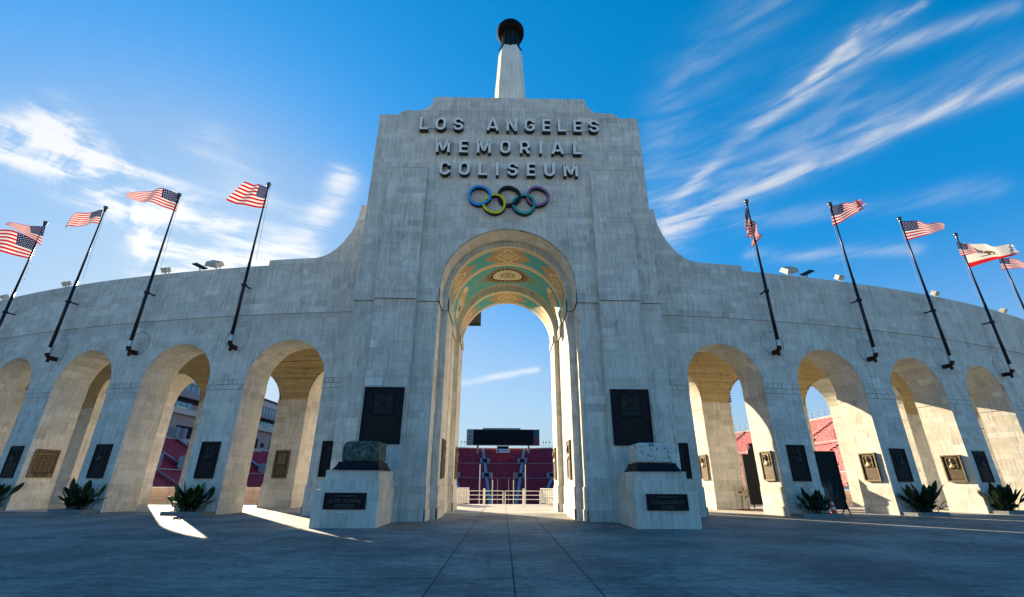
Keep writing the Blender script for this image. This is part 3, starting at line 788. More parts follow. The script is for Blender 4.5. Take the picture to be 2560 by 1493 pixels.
# ------------------------------------------------------------------ PLAQUES
def bust(b, cx, z, w, h, y, d, mi=0):
    """low relief head and shoulders, facing -Y; one closed height field"""
    n, m = 22, 26; vs = []; 
    for j in range(m+1):
        for i in range(n+1):
            u = (i/n-.5)*2; v = j/m
            hd = 1-((u/.36)**2+((v-.70)/.27)**2)
            nk = 1-((u/.17)**2+((v-.40)/.2)**2)
            sh = 1-((u/.92)**2+((v-.05)/.34)**2)
            e = max(sqrt(max(0, hd)), .55*sqrt(max(0, nk)), .8*sqrt(max(0, sh)))
            ns = max(0, 1-((u/.07)**2+((v-.66)/.10)**2)); ey = sum(max(0, 1-(((u-s*.15)/.08)**2+((v-.73)/.035)**2)) for s in (-1, 1))
            mo = max(0, 1-((u/.13)**2+((v-.56)/.02)**2)); hr = .12 if (hd > 0 and v > .84) else 0
            e = e+.22*ns-.22*ey-.12*mo+hr
            if max(hd, nk, sh) <= 0: e = 0
            vs.append((cx+u*w/2, y-e*d, z+v*h))
    fs = [(j*(n+1)+i, j*(n+1)+i+1, (j+1)*(n+1)+i+1, (j+1)*(n+1)+i) for j in range(m) for i in range(n)]
    b.add(vs, fs, mi)
def plaque(mtx, w, h, label, dark=True, kind='portrait', group=None, proud=.10, name=None):
    """local frame: X right, Z up from the bottom edge, -Y out of the wall"""
    p = empty('bronze_plaque', (0, 0, 0), label=label, category='plaque')
    if group: p['group'] = group
    p.matrix_world = mtx
    A, Bm = (DARKBRONZE, RELIEF) if dark else (BRONZEDK, BRONZE)
    def part(nm, mb, mt, smooth=False):
        o = bpy.data.objects.new(nm, mb.mesh(nm, mt, smooth)); COL.objects.link(o); o.parent = p; return o
    b = MB(); b.box(-w/2+.03, w/2-.03, -proud*.6, 0, .03, h-.03); part('back_plate', b, A)
    b = MB(); t = .07
    for x0, x1, z0, z1 in ((-w/2, w/2, 0, t), (-w/2, w/2, h-t, h), (-w/2, -w/2+t, t, h-t), (w/2-t, w/2, t, h-t)): b.box(x0, x1, -proud, 0, z0, z1)
    part('frame', b, A if dark else BRONZE)
    if kind == 'portrait':
        fw, fz0, fz1 = w*.56, h*.50, h*.90
        b = MB(); t2 = .035
        for x0, x1, z0, z1 in ((-fw/2, fw/2, fz0, fz0+t2), (-fw/2, fw/2, fz1-t2, fz1), (-fw/2, -fw/2+t2, fz0, fz1), (fw/2-t2, fw/2, fz0, fz1)): b.box(x0, x1, -proud*.95, -proud*.5, z0, z1)
        part('portrait_frame', b, A if dark else BRONZE)
        b = MB(); bust(b, 0, fz0+t2, fw*.84, (fz1-fz0)-2*t2, -proud*.6-.004, .11); part('portrait_relief', b, Bm, True)
        r = MB(); rg = random.Random(int(w*100)); zz = fz0-.14
        while zz > h*.12:
            lw = w*rg.uniform(.55, .7); r.box(-lw/2, lw/2, -proud*.6-.012, -proud*.6, zz-.022, zz); zz -= .065
        part('raised_text_lines', r, Bm)
        if name:
            me = text_mesh(name, .11, .02, 0, 1.05); me.materials.append(BRONZEDK)
            o = bpy.data.objects.new('inscription', me); COL.objects.link(o); o.parent = p
            sc = min(1, w*.74/max(1e-3, max(v.co.x for v in me.vertices)*2))
            o.matrix_local = Matrix.Translation((0, -proud*.6-.02, fz0-.12)) @ RX90 @ Matrix.Scale(sc, 4)
    elif kind == 'list':
        r = MB()
        r.box(-w*.38, w*.38, -proud*.8, -proud*.6, h*.90, h*.92); r.box(-w*.40, w*.40, -proud*.75, -proud*.6, h*.80, h*.86)
        for cx in (-.31, -.105, .105, .31):
            rg = random.Random(int(cx*99)); zz = h*.76
            while zz > h*.20:
                lw = w*rg.uniform(.13, .175); r.box(w*cx-lw/2, w*cx+lw/2, -proud*.6-.015, -proud*.6, zz-.02, zz); zz -= .045
        part('name_columns', r, BRONZE)
        for sg in (-1, 1):
            b = MB(); b.lathe((sg*w*.36, -proud*.6, h*.095), [(.10, 0), (.10, .02), (.07, .02), (.07, .03), (.03, .03)], 20, axis=Matrix.Rotation(pi/2, 3, 'X')); part('seal', b, BRONZE)
        me = text_mesh('1984', .16, .02); me.materials.append(BRONZE)
        o = bpy.data.objects.new('inscription', me); COL.objects.link(o); o.parent = p; o.matrix_local = Matrix.Translation((0, -proud*.6-.012, h*.045)) @ RX90
    return p
def frm(origin, normal):
    """matrix whose -Y axis is the outward normal"""
    y = -Vector(normal).normalized(); z = Vector((0, 0, 1)); x = y.cross(z)
    return Matrix(((x[0], y[0], z[0], origin[0]), (x[1], y[1], z[1], origin[1]), (x[2], y[2], z[2], origin[2]), (0, 0, 0, 1)))
def onwall(sg, th, z, R=RW+.01):
    a = rad(th); return frm((sg*R*sin(a), YC-R*cos(a), z), (sg*sin(a), -cos(a), 0))
plaque(frm((-5.73, 21.44, 3.15), (0, -1, 0)), 1.83, 2.55, 'large dark bronze portrait plaque on the tower above the mottled green stone', name='JUDGE WILLIAM W BOWEN', proud=.09)
plaque(frm((5.75, 21.44, 3.15), (0, -1, 0)), 1.81, 2.53, 'large dark bronze portrait plaque on the tower behind the pitted white stone', proud=.09)
for k, th in enumerate((9.4, 13.46, 17.5, 21.6)):
    for sg, side in ((-1, 'left'), (1, 'right')):
        if k == 3 and sg > 0: continue
        nm = ('first', 'second', 'third', 'fourth')[k]
        plaque(onwall(sg, th, 1.70), 1.10, 1.78 if k else 1.85, 'dark portrait plaque on the front of the %s pier %s of the tower' % (nm, side), proud=.07)
plaque(onwall(1, 21.6, 1.70), 1.10, 1.78, 'dark portrait plaque on the front of the fourth pier right of the tower', proud=.07)
for sg, side, st in ((-1, 'left', 'green'), (1, 'right', 'white')):
    plaque(onwall(sg, 5.35, 1.8), 1.10, 1.75, 'narrow dark plaque showing at the %s edge of the tower beside the %s stone' % (side, st), proud=.07)
def jamb(sg, arch, e, r, z, R_=RO):
    th = AC[arch]+e*deg(R_/RW); a = rad(th)
    return frm((sg*r*sin(a), YC-r*cos(a), z), (-e*sg*cos(a), -e*sin(a), 0))
BJ = 'bronze portrait plaques on the arch jambs'
plaque(jamb(-1, 2, 1, 96.05, 1.72), 1.25, 1.60, 'brown plaque of four name columns in the third arch left of the tower', False, 'list')
plaque(jamb(1, 0, 1, 96.1, 1.72), .95, 1.55, 'half sunlit portrait plaque in the first arch right of the tower', False, proud=.12)
plaque(jamb(1, 1, 1, 96.1, 1.72), 1.0, 1.55, 'sunlit greenish portrait plaque in the second arch right of the tower', False, proud=.14)
plaque(jamb(1, 2, 1, 96.1, 1.72), 1.05, 1.55, 'sunlit portrait plaque in the third arch right of the tower', False, proud=.14)
def inner(sg, th, z): return onwall(sg, th, z, R2_+.01)
plaque(inner(-1, 9.40, 1.75), 1.05, 1.75, 'dark olive portrait plaque seen through the first arch left of the tower', False)
plaque(inner(-1, 17.55, 1.75), 1.05, 1.75, 'dark narrow portrait plaque seen through the third arch left of the tower', False)
plaque(frm((5.68*0+sin(rad(7.36+1.34))*89.8, YC-cos(rad(7.36+1.34))*89.8, 1.8), (-1, -.15, 0)), .9, 1.6, 'small sunlit portrait plaque far inside the first arch right of the tower', False)
for X, Yp, lab in ((-3.24, 24.4, 'bronze plaque on the left jamb of the main passage, nearer one'), (-3.12, 30.1, 'bronze plaque on the left jamb of the main passage, farther one'),
                   (3.24, 24.4, 'bronze plaque on the right jamb of the main passage, nearer one'), (3.12, 30.1, 'bronze plaque on the right jamb of the main passage, farther one')):
    plaque(frm((X, Yp, 1.75), (-1 if X > 0 else 1, 0, 0)), 1.05, 1.85, lab, False, proud=.10)

# ------------------------------------------------------------------ PEDESTALS AND STONES
for sg, side, l1, l2, l3 in ((-1, 'left', 'A STONE FROM THE', 'ALTIS OLYMPIA', 'GREECE'), (1, 'right', 'A STONE FROM THE', 'COLOSSEUM', 'ROME')):
    ped = empty('stone_pedestal', (sg*6.05, 20.1, 0), label='stepped pale stone pedestal %s of the arch with a dark sign reading %s' % (side, l2 if sg < 0 else 'COLOSSEUM ROME'), category='pedestal')
    x0, x1, y0 = 4.82, 7.24, 18.65
    for (a, b_, c, z0, z1) in ((x0, x1, y0, 0, 1.30), (x0+.06, x1-.16, y0+.08, 1.30, 1.66), (x0+.13, x1-.28, y0+.16, 1.66, 2.00)):
        F = Facing()
        lo, hi = sorted((sg*a, sg*b_))
        F.wall(lo, hi, z0, z1, planemap(c), seed=int(900+z0*10+sg), w=(.5, 1.0), h=.36, breaks=(.5,))
        for X in (a, b_): F.wall(c, 21.4, z0, z1, lambda s, z, o, X=X: (sg*(X+(o if X > 6 else -o)), s, z), seed=int(920+z0*10+sg), w=(.6, 1.1), breaks=(.5,))
        F.wall(lo, hi, c, 21.4, lambda s, t, o, z1=z1: (s, t, z1+o), seed=int(940+z0*10), h=.9, w=(.8, 1.2))
        F.finish(ped)
    cx = sg*6.035; 
    pz0, pz1, pw = .63, 1.20, 1.56
    b = MB(); b.box(cx-pw/2, cx+pw/2, y0-.055, y0-.02, pz0, pz1); b.build('sign_plate', DARKBRONZE, ped)
    b = MB(); t = .03
    for q in ((cx-pw/2, cx+pw/2, pz0, pz0+t), (cx-pw/2, cx+pw/2, pz1-t, pz1), (cx-pw/2, cx-pw/2+t, pz0+t, pz1-t), (cx+pw/2-t, cx+pw/2, pz0+t, pz1-t)): b.box(q[0], q[1], y0-.075, y0-.03, q[2], q[3])
    b.build('sign_frame', BLACK, ped)
    for tx, zz, sz, ww in ((l1, 1.06, .085, .86), (l2, .86, .165, 1.22), (l3, .69, .165, .70 if sg < 0 else .48)):
        me = text_mesh(tx, sz, .02, .001, 1.1); W_ = max(v.co.x for v in me.vertices)-min(v.co.x for v in me.vertices)
        for v in me.vertices: v.co.x *= ww/W_
        me.materials.append(SIGNTXT if 'SIGNTXT' in globals() else plain('sign_lettering', (.10, .105, .10), .5, .3)); SIGNTXT = me.materials[0]
        o = link('inscription', me); o.matrix_world = Matrix.Translation((cx, y0-.066, zz)) @ RX90
        o.parent = ped; o.matrix_parent_inverse = ped.matrix_basis.inverted()
def rock(name, x0, x1, y0, y1, z0, z1, mat, parent, rnd=.10, jag=.02, seed=0, cutTL=0.):
    rg = random.Random(seed); n = 14; b = MB(); vs = []; idx = {}; fs = []
    def P(i, j, k):
        if (i, j, k) in idx: return idx[i, j, k]
        u, v, w = i/n*2-1, j/n*2-1, k/n*2-1; p = Vector((u, v, w)); e = 10
        l = (abs(u)**e+abs(v)**e+abs(w)**e)**(1/e); p = p/l*(1-rg.random()*jag)
        x = (x0+x1)/2+p.x*(x1-x0)/2; z = (z0+z1)/2+p.z*(z1-z0)/2
        if cutTL and p.z > 0 and p.x < -.6: z -= cutTL*((-p.x-.6)/.4)**2*max(0, p.z)
        idx[i, j, k] = len(vs); vs.append((x, (y0+y1)/2+p.y*(y1-y0)/2, max(z, z0))); return idx[i, j, k]
    for a in range(n):
        for c in range(n):
            for w in (0, n):
                fs += [(P(a, c, w), P(a+1, c, w), P(a+1, c+1, w), P(a, c+1, w)), (P(a, w, c), P(a+1, w, c), P(a+1, w, c+1), P(a, w, c+1)), (P(w, a, c), P(w, a+1, c), P(w, a+1, c+1), P(w, a, c+1))]
    b.add(vs, fs); return b.build(name, mat, parent)
for sg, nm, mat, lab, xa, xb in ((-1, 'mottled', GREENROCK, 'mottled green antique stone block on a flared black base on the left pedestal', -6.55, -5.05), (1, 'pitted', PITROCK, 'pitted white antique stone block on a flared black base on the right pedestal', 5.14, 6.62)):
    st = empty('antique_stone', ((xa+xb)/2, 19.7, 2.0), label=lab, category='stone block')
    rock('block', xa, xb, 18.95, 20.3, 2.30, 3.10, mat, st, seed=5+sg, jag=.035, cutTL=.16 if sg < 0 else .04)
    b = MB(); pr = []
    for k in range(9):
        t = k/8; w = .02+.16*(1-t)**1.8 if k else .2; pr.append((w, 2.012+.30*t))
    V = []
    for w, z in pr: V += [(xa-w, 18.90-w, z), (xb+w, 18.90-w, z), (xb+w, 20.35+w, z), (xa-w, 20.35+w, z)]
    b.add(V, [(4*k+i, 4*k+(i+1) % 4, 4*k+4+(i+1) % 4, 4*k+4+i) for k in range(8) for i in range(4)]+[(0, 3, 2, 1), (32, 33, 34, 35)])
    b.build('flared_base', DARKBRONZE, st)

# ------------------------------------------------------------------ FLAGPOLES
def flag_mat(kind):
    m, nt, bs = newmat(kind+'_flag_cloth')
    uv = nt.nodes.new('ShaderNodeUVMap'); sp = nt.nodes.new('ShaderNodeSeparateXYZ'); nt.links.new(uv.outputs[0], sp.inputs[0])
    u, v = E(nt, sp.outputs[0]), E(nt, sp.outputs[1])
    if kind == 'stars':
        stripe = ((v*13)._m('FLOOR')._m('MODULO', 2.))._m('GREATER_THAN', .5)
        col = rgbmix(nt, stripe, (.40, .0, .006), (.60, .60, .62))
        can = u._m('LESS_THAN', .40)*v._m('GREATER_THAN', 6/13)
        # staggered star rows: 11 columns x 9 rows
        gx, gy = u*(12/.40), (v-6/13)*(10/(7/13))
        fx, fy = gx._m('ROUND'), gy._m('ROUND')
        par = (fx+fy)._m('MODULO', 2.)._m('LESS_THAN', .5)
        dx_, dy_ = gx-fx, (gy-fy)
        star = (dx_*dx_+dy_*dy_)._m('LESS_THAN', .065)*par*gx._m('GREATER_THAN', .5)*gx._m('LESS_THAN', 11.5)*gy._m('GREATER_THAN', .5)*gy._m('LESS_THAN', 9.5)
        blue = rgbmix(nt, star, (.006, .013, .07), (.6, .6, .62))
        col = rgbmix(nt, can, col, blue)
    else:
        red = v._m('LESS_THAN', .19)
        col = rgbmix(nt, red, (.66, .64, .58), (.5, .012, .012))
        b1 = (((u-.5)*(u-.5))*22+((v-.5)*(v-.5))*110)._m('LESS_THAN', .5)          # animal emblem, very small here
        b2 = (((u-.41)*(u-.41))*300+((v-.55)*(v-.55))*300)._m('LESS_THAN', .6)
        leg = sockmap(nt, (u*46)._m('SINE'), .2, .4)*((v-.41)._m('ABSOLUTE')._m('LESS_THAN', .045))*((u-.5)._m('ABSOLUTE')._m('LESS_THAN', .12))
        col = rgbmix(nt, (b1.mx(b2).mx(leg)), col, (.12, .07, .03))
        grs = ((v-.35)._m('ABSOLUTE')._m('LESS_THAN', .02))*((u-.5)._m('ABSOLUTE')._m('LESS_THAN', .2)); col = rgbmix(nt, grs, col, (.06, .10, .03))
    nt.links.new(col, bs.inputs['Base Color']); bs.inputs['Roughness'].default_value = .8
    tr = nt.nodes.new('ShaderNodeBsdfTranslucent'); nt.links.new(col, tr.inputs[0])
    mx = nt.nodes.new('ShaderNodeMixShader'); mx.inputs[0].default_value = .36
    nt.links.new(bs.outputs[0], mx.inputs[1]); nt.links.new(tr.outputs[0], mx.inputs[2]); nt.links.new(mx.outputs[0], nt.nodes['Material Output'].inputs[0])
    return m
USF, CAF = flag_mat('stars'), flag_mat('state')
def quad(p, t):       # curve through 3 points
    a, b_, c = p; return a*(1-t)*(1-2*t)+b_*4*t*(1-t)+c*t*(2*t-1)
def flag(top, bot_, Y, mat, label, group, amp=.16, waves=2.2, phase=0., away=0., tatter=0, lean=0.):
    T = [at(u, v, Y) for u, v in top]; Bt = [at(u, v, Y) for u, v in bot_]
    n, m = 44, 26; vs, uvs = [], []
    rg = random.Random(int(phase*100)+3)
    rag = [rg.uniform(0, 1) for _ in range(m+1)]
    for j in range(m+1):
        for i in range(n+1):
            t, s = i/n, j/m
            te = t*(1-(tatter*.05*rag[j] if t > .9 else 0))
            p = quad(Bt, te)*(1-s)+quad(T, te)*s
            w = amp*t**.7*sin(waves*2*pi*t-phase+1.2*s)+.25*amp*t*sin(5.3*pi*t+3*s+phase)
            p = p+Vector((0, w+away*t, .0))+Vector((.22*w*(s-.5), 0, .14*w*cos(3*s+phase)))
            vs.append(p); uvs.append((t, s))
    me = bpy.data.meshes.new('flag'); fs = [(j*(n+1)+i, j*(n+1)+i+1, (j+1)*(n+1)+i+1, (j+1)*(n+1)+i) for j in range(m) for i in range(n)]
    if tatter: fs = [f for f in fs if not (f[0] % (n+1) > n-5 and rag[f[0]//(n+1)] > .75)]
    me.from_pydata([tuple(v) for v in vs], [], fs); uvl = me.uv_layers.new(name='UVMap')
    for l in me.loops: uvl.data[l.index].uv = uvs[l.vertex_index]
    me.materials.append(mat); me.polygons.foreach_set('use_smooth', [True]*len(me.polygons)); me.update()
    return link('flag', me, None, label=label, category='flag', group=group)
PG = 'flagpoles bracketed to the arcade wall'; FG = 'flags on the wall flagpoles'
PTH = [9.32, 13.35, 17.22, 21.12, 25.0]
def pole(sg, k):
    th = PTH[k]; a = rad(th); RP = 97.62
    x, y = sg*RP*sin(a), YC-RP*cos(a); ztop = 19.75 if not (sg > 0 and k == 0) else 18.95
    side = 'left' if sg < 0 else 'right'; o_ = ('first', 'second', 'third', 'fourth', 'fifth')[k]
    p = empty('flagpole', (x, y, 8.9), label='dark steel flagpole on the wall, %s one out to the %s of the tower' % (o_, side), category='flagpole', group=PG)
    MB().tube((x, y, 9.35), (x, y, 14.0), .10, .085, 14).build('lower_pole', POLE, p, True); lowp = p.children[-1]
    MB().tube((x, y, 14.0), (x, y, ztop-.15), .07, .038, 12).build('upper_pole', POLE, p, True)
    MB().lathe((x, y, ztop), [(.03, -.15), (.11, -.10), (.145, 0), (.11, .10), (.03, .145)], 14).build('ball_finial', FINIAL, p, True)
    MB().tube((x, y, ztop-.3), (x, y, ztop-.14), .075, .075, 10).build('truck', POLE, p)
    b = MB(); b.tube((x, y, 12.42), (x, y, 12.56), .155, .155, 14)
    ox, oy = -sg*sin(a), cos(a); b.tube((x, y, 12.49), (x+ox*.6, y+oy*.6, 12.49), .05, .05, 8); b.build('collar', POLE, p)
    b = MB(); b.tube((x, y, 9.0), (x, y, 9.36), .10, .10, 12)
    for i in range(4): b.tube((x, y, 9.06+i*.08), (x, y, 9.08+i*.08), .13, .13, 10)
    b.build('sleeve', SILVER, lowp)
    b = MB(); T = Matrix.Translation((x, y, 0)) @ Matrix.Rotation(sg*a, 4, 'Z')
    b.tube((x, y, 8.84), (x, y, 9.0), .13, .13, 14); b.box(-.10, .10, -.02, .20, 8.74, 8.85, mat=T); b.box(-.045, .045, .05, .20, 8.46, 8.74, mat=T); b.box(-.04, .04, .15, .62, 8.60, 8.86, mat=T)
    b.build('bracket', RUST, p)
    b = MB(); n = 48; c = Vector((sg*(RW+.012)*sin(rad(th+.07)), YC-(RW+.012)*cos(rad(th+.07)), 9.35)); tx = Vector((cos(a), sg*sin(a), 0)); nn = Vector((sg*sin(a), -cos(a), 0)); V = []
    for i in range(n):
        q = 2*pi*i/n; d = tx*cos(q)+Vector((0, 0, 1))*sin(q)
        for r_, o2 in ((.70, .0), (.725, .028), (.75, .0)): V.append(c+d*r_+nn*o2)
    b.add(V, [(3*i+j, 3*((i+1) % n)+j, 3*((i+1) % n)+j+1, 3*i+j+1) for i in range(n) for j in range(2)]); b.build('wall_ring', plainring, p)
    b = MB(); b.tube((x-.16*sg, y-.05, ztop-.2), (x-.34*sg, y, 14.15), .009, .009, 5); b.build('halyard', GREYP, p)
    return x, y
plainring = plain('ring_groove', (.05, .055, .06), .8)
PX = {}
for sg in (-1, 1):
    for k in range(5): PX[sg, k] = pole(sg, k)
Z1 = lambda a, b_: (a/2.722, 400+b_/2.722)
Z6 = lambda a, b_: (1750+a/2.722, 440+b_/2.722)
flag([Z1(1826, 190), Z1(1755, 168), Z1(1668, 155)], [Z1(1803, 326), Z1(1690, 315), Z1(1540, 275)], PX[-1, 0][1]+.03, USF, 'red white and blue flag full out on the first pole left of the tower', FG, .13, 1.6, .4)
flag([Z1(1226, 242), Z1(1085, 198), Z1(872, 238)], [Z1(1196, 354), Z1(1055, 300), Z1(872, 262)], PX[-1, 1][1]+.03, USF, 'long rippling flag narrowing to its tip on the second pole left of the tower', FG, .22, 1.8, 1.4)
flag([Z1(700, 338), Z1(590, 356), Z1(482, 402)], [Z1(672, 436), Z1(560, 438), Z1(460, 480)], PX[-1, 2][1]+.03, USF, 'small curled flag with dark top edge on the third pole left of the tower', FG, .30, 1.2, 2.2)
flag([Z1(310, 455), Z1(160, 440), Z1(8, 420)], [Z1(275, 582), Z1(190, 520), Z1(30, 440)], PX[-1, 3][1]-.05, USF, 'upper folded flag of two on the fourth pole left of the tower', FG, .25, 1.5, 3.1)
flag([Z1(258, 560), Z1(95, 485), Z1(-70, 470)], [Z1(206, 674), Z1(60, 640), Z1(-90, 600)], PX[-1, 3][1]+.25, USF, 'lower larger flag of two on the fourth pole left of the tower', FG, .16, 1.4, .9)
flag([Z6(305, 185), Z6(345, 290), Z6(430, 400)], [Z6(308, 345), Z6(330, 400), Z6(372, 478)], PX[1, 0][1]+.03, USF, 'limp folded flag hanging down the first pole right of the tower', FG, .30, 2.4, .3)
flag([Z6(882, 200), Z6(985, 188), Z6(1086, 160)], [Z6(902, 344), Z6(1010, 285), Z6(1160, 190)], PX[1, 1][1]+.03, USF, 'torn flag with ragged fly end on the second pole right of the tower', FG, .20, 1.8, 1.9, tatter=3)
flag([Z6(1358, 306), Z6(1500, 312), Z6(1655, 333)], [Z6(1402, 440), Z6(1520, 408), Z6(1642, 368)], PX[1, 2][1]+.03, USF, 'striped flag flying level from the third pole right of the tower', FG, .16, 1.7, .2)
flag([Z6(1742, 445), Z6(1830, 470), Z6(1925, 508)], [Z6(1776, 548), Z6(1850, 530), Z6(1945, 520)], PX[1, 3][1]-.05, USF, 'small starred flag over the white and red one, fourth pole on the right', FG, .15, 1.5, 1.0)
flag([Z6(1790, 455), Z6(1960, 470), Z6(2140, 474)], [Z6(1832, 628), Z6(1990, 575), Z6(2155, 540)], PX[1, 3][1]+.35, CAF, 'white flag with a red bottom stripe and ragged end on the right', FG, .20, 1.8, .6, tatter=2)
flag([Z6(2030, 552), Z6(2120, 565), Z6(2250, 590)], [Z6(2056, 640), Z6(2150, 630), Z6(2250, 645)], PX[1, 4][1]+.03, USF, 'flag on the fifth pole right of the tower, at the frame edge', FG, .16, 1.6, 2.)

# ------------------------------------------------------------------ FLOODLIGHTS ON THE PARAPET
LG = 'floodlights along the parapet'
def flood(sg, th, kind, lab):
    a = rad(th); R_ = 96.75; x, y = sg*R_*sin(a), YC-R_*cos(a)
    p = empty('floodlight', (x, y, 14.0), label=lab, category='floodlight', group=LG)
    T = Matrix.Translation((x, y, 14.0)) @ Matrix.Rotation(sg*a*1.0, 4, 'Z')
    if kind == 'big':
        T2 = T @ Matrix.Translation((0, -.25, .38)) @ Matrix.Rotation(rad(38), 4, 'X') @ Matrix.Rotation(rad(-sg*14), 4, 'Y') @ Matrix.Scale(.74, 4)
        b = MB(); V = [T2 @ Vector(v) for v in ((-.56, -.50, -.10), (.56, -.50, -.10), (.56, .50, -.10), (-.56, .50, -.10), (-.45, -.4, .28), (.45, -.4, .28), (.45, .4, .28), (-.45, .4, .28))]
        b.add(V, [(0, 1, 2, 3), (4, 7, 6, 5), (0, 4, 5, 1), (1, 5, 6, 2), (2, 6, 7, 3), (3, 7, 4, 0)]); b.build('housing', LAMP, p)
        b = MB(); b.box(-.46, .46, -.42, .42, -.13, -.105, mat=T2); b.build('lens', LAMP, p)
        b = MB(); b.tube(T @ Vector((.0, .05, 0)), T @ Vector((.0, -.1, .3)), .05, .05, 8); b.tube(T @ Vector((.44, -.15, .3)), T @ Vector((0, .1, .1)), .03, .03, 6); b.build('bracket', LAMP, p)
    elif kind == 'led':
        T2 = T @ Matrix.Translation((0, -.1, .42)) @ Matrix.Rotation(rad(35), 4, 'X') @ Matrix.Rotation(rad(-sg*30), 4, 'Y') @ Matrix.Scale(.85, 4)
        b = MB(); b.box(-.50, .50, -.22, .22, 0, .07, mat=T2); b.build('housing', BLACK, p)
        for i in range(4): MB().box(-.44+i*.24, -.27+i*.24, -.19, .19, -.02, 0, mat=T2).build('lens', LAMP, p)
        b = MB(); b.tube(T @ Vector((.0, .05, 0)), T @ Vector((.0, -.1, .42)), .04, .04, 8); b.build('bracket', BLACK, p)
    else:
        T2 = T @ Matrix.Translation((0, -.1, .42)) @ Matrix.Rotation(rad(35), 4, 'X')
        b = MB(); b.box(-.22, .22, -.16, .16, -.16, .16, mat=T2); b.build('housing', LAMP, p)
        b = MB(); b.tube(T @ Vector((.25, .0, 0)), T @ Vector((.25, -.1, .55)), .035, .035, 6); b.tube(T @ Vector((0, .0, 0)), T @ Vector((0, -.1, .3)), .05, .05, 8); b.build('bracket', LAMP, p)
flood(-1, 11.12, 'big', 'large cream box floodlight on the left parapet, nearest the tower')
flood(-1, 11.85, 'led', 'flat slatted floodlight on the left parapet beside the large box one')
flood(-1, 13.4, 'small', 'small cream spotlight on the left parapet by the second flagpole')
flood(-1, 18.7, 'small', 'small cream spotlight on the left parapet by the third flagpole')
flood(-1, 23.1, 'small', 'small spotlight on the left parapet at the frame edge')
flood(1, 10.86, 'big', 'large cream box floodlight on the right parapet, nearest the tower')
flood(1, 11.75, 'led', 'flat slatted floodlight on the right parapet beside the large box one')
flood(1, 13.3, 'small', 'small cream spotlight on the right parapet by the second flagpole')
flood(1, 18.7, 'small', 'small cream spotlight on the right parapet by the third flagpole')
flood(1, 24.1, 'small', 'small cream spotlight on the right parapet near the frame edge')

# ------------------------------------------------------------------ PLANTERS
def leaf_mesh(L, w, bend, seed):
    rg = random.Random(seed); b = MB(); n = 9; V = []
    for i in range(n+1):
        t = i/n; x = bend*t*t*L; z = L*(t-.18*bend*t*t*t)
        if t < .52: ww = .008+.004*t
        else: q = (t-.52)/.48; ww = w*sin(pi*min(1, q**.8*.97+.02))**.8+.006
        if i == n: ww = .004
        V += [(x+.03*0, -ww, z), (x-.35*ww if t > .5 else x-.012, 0, z-.1*ww), (x, ww, z)]
    b.add(V, [(3*i+j, 3*i+j+1, 3*i+4+j, 3*i+3+j) for i in range(n) for j in range(2)])
    return b.mesh('leaf', LEAF, True)
LM = [leaf_mesh(1.25, .10, .2, 1), leaf_mesh(1.05, .085, .4, 2), leaf_mesh(1.3, .11, .1, 3), leaf_mesh(.75, .10, .6, 4), leaf_mesh(.6, .12, .3, 5)]
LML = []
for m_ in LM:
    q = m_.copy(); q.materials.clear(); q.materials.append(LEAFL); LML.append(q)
def planter(sg, k, seed, nl, hgt, lab, off_=.0, spread=.62, litside=False):
    th = 9.39+4.085*k; a = rad(th); T = Matrix.Translation((sg*97.55*sin(a), YC-97.55*cos(a), 0)) @ Matrix.Rotation(sg*a, 4, 'Z')
    pc = empty('planter_curb', tuple(T.translation), label='low concrete planter curb at the foot of the %s pier %s of the tower' % (('first', 'second', 'third', 'fourth')[k], 'left' if sg < 0 else 'right'), category='planter', group='planter curbs along the arcade')
    b = MB(); w, d0, d1, h = 1.13, -.42, .40, .17
    for q in ((-w, w, d0, d0+.14), (-w, -w+.14, d0+.14, d1), (w-.14, w, d0+.14, d1)): b.box(*q, 0, h, mat=T)
    b.build('curb', CURB, pc); b = MB(); b.box(-w+.14, w-.14, d0+.14, d1, 0, .12, mat=T); b.build('soil_bed', SOIL, pc)
    pl = empty('bird_of_paradise_plant', tuple(T.translation), label=lab, category='plant', group='plants in the planters')
    rg = random.Random(seed)
    for i in range(int(nl*1.6)):
        x = off_+rg.gauss(0, .30); y = rg.uniform(-.2, .25); ya = rg.uniform(0, 2*pi); tilt = rg.uniform(.0, spread)
        if abs(x-off_) > .3: ya = (0 if x > off_ else pi)+rg.uniform(-.6, .6)
        light = litside and x*(-sg) < -.15 and rg.random() < .5  # some leaves on the sunward side take the lit colour
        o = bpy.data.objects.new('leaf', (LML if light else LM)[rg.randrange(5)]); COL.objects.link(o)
        s = hgt*rg.uniform(.6, 1.1)*1.12
        o.matrix_world = T @ Matrix.Translation((x, y, .1)) @ Matrix.Rotation(ya, 4, 'Z') @ Matrix.Rotation(tilt, 4, 'Y') @ Matrix.Rotation(rg.uniform(-.5, .5), 4, 'Z') @ Matrix.Scale(s, 4)
        o.parent = pl; o.matrix_parent_inverse = pl.matrix_basis.inverted()
    for i in range(2 if seed % 2 else 1):
        x = off_+rg.uniform(-.5, .5); ya = rg.uniform(0, 6); zt = hgt*rg.uniform(.9, 1.05)
        b = MB(); b.tube((x*.5, 0, .1), (x, -.1, zt), .014, .01, 6, 0)
        for q in range(4): b.tube((x, -.1, zt), (x+.12*cos(ya+q*.35)+.05, -.1+.04*sin(q), zt+.07+.05*q), .018, .002, 5, 1)
        b.tube((x, -.1, zt), (x+.2*cos(ya), -.12, zt+.03), .02, .003, 5, 0)
        for v in range(len(b.v)): b.v[v] = tuple(T @ Vector(b.v[v]))
        b.build('flower', [LEAF, ORANGE], pl)
planter(-1, 0, 11, 58, 1.05, 'dense dark bird of paradise plant by the first pier left of the tower', -.15, .6, True)
planter(-1, 1, 12, 54, 1.05, 'spiky dark bird of paradise plant by the second pier left of the tower', .05, .55)
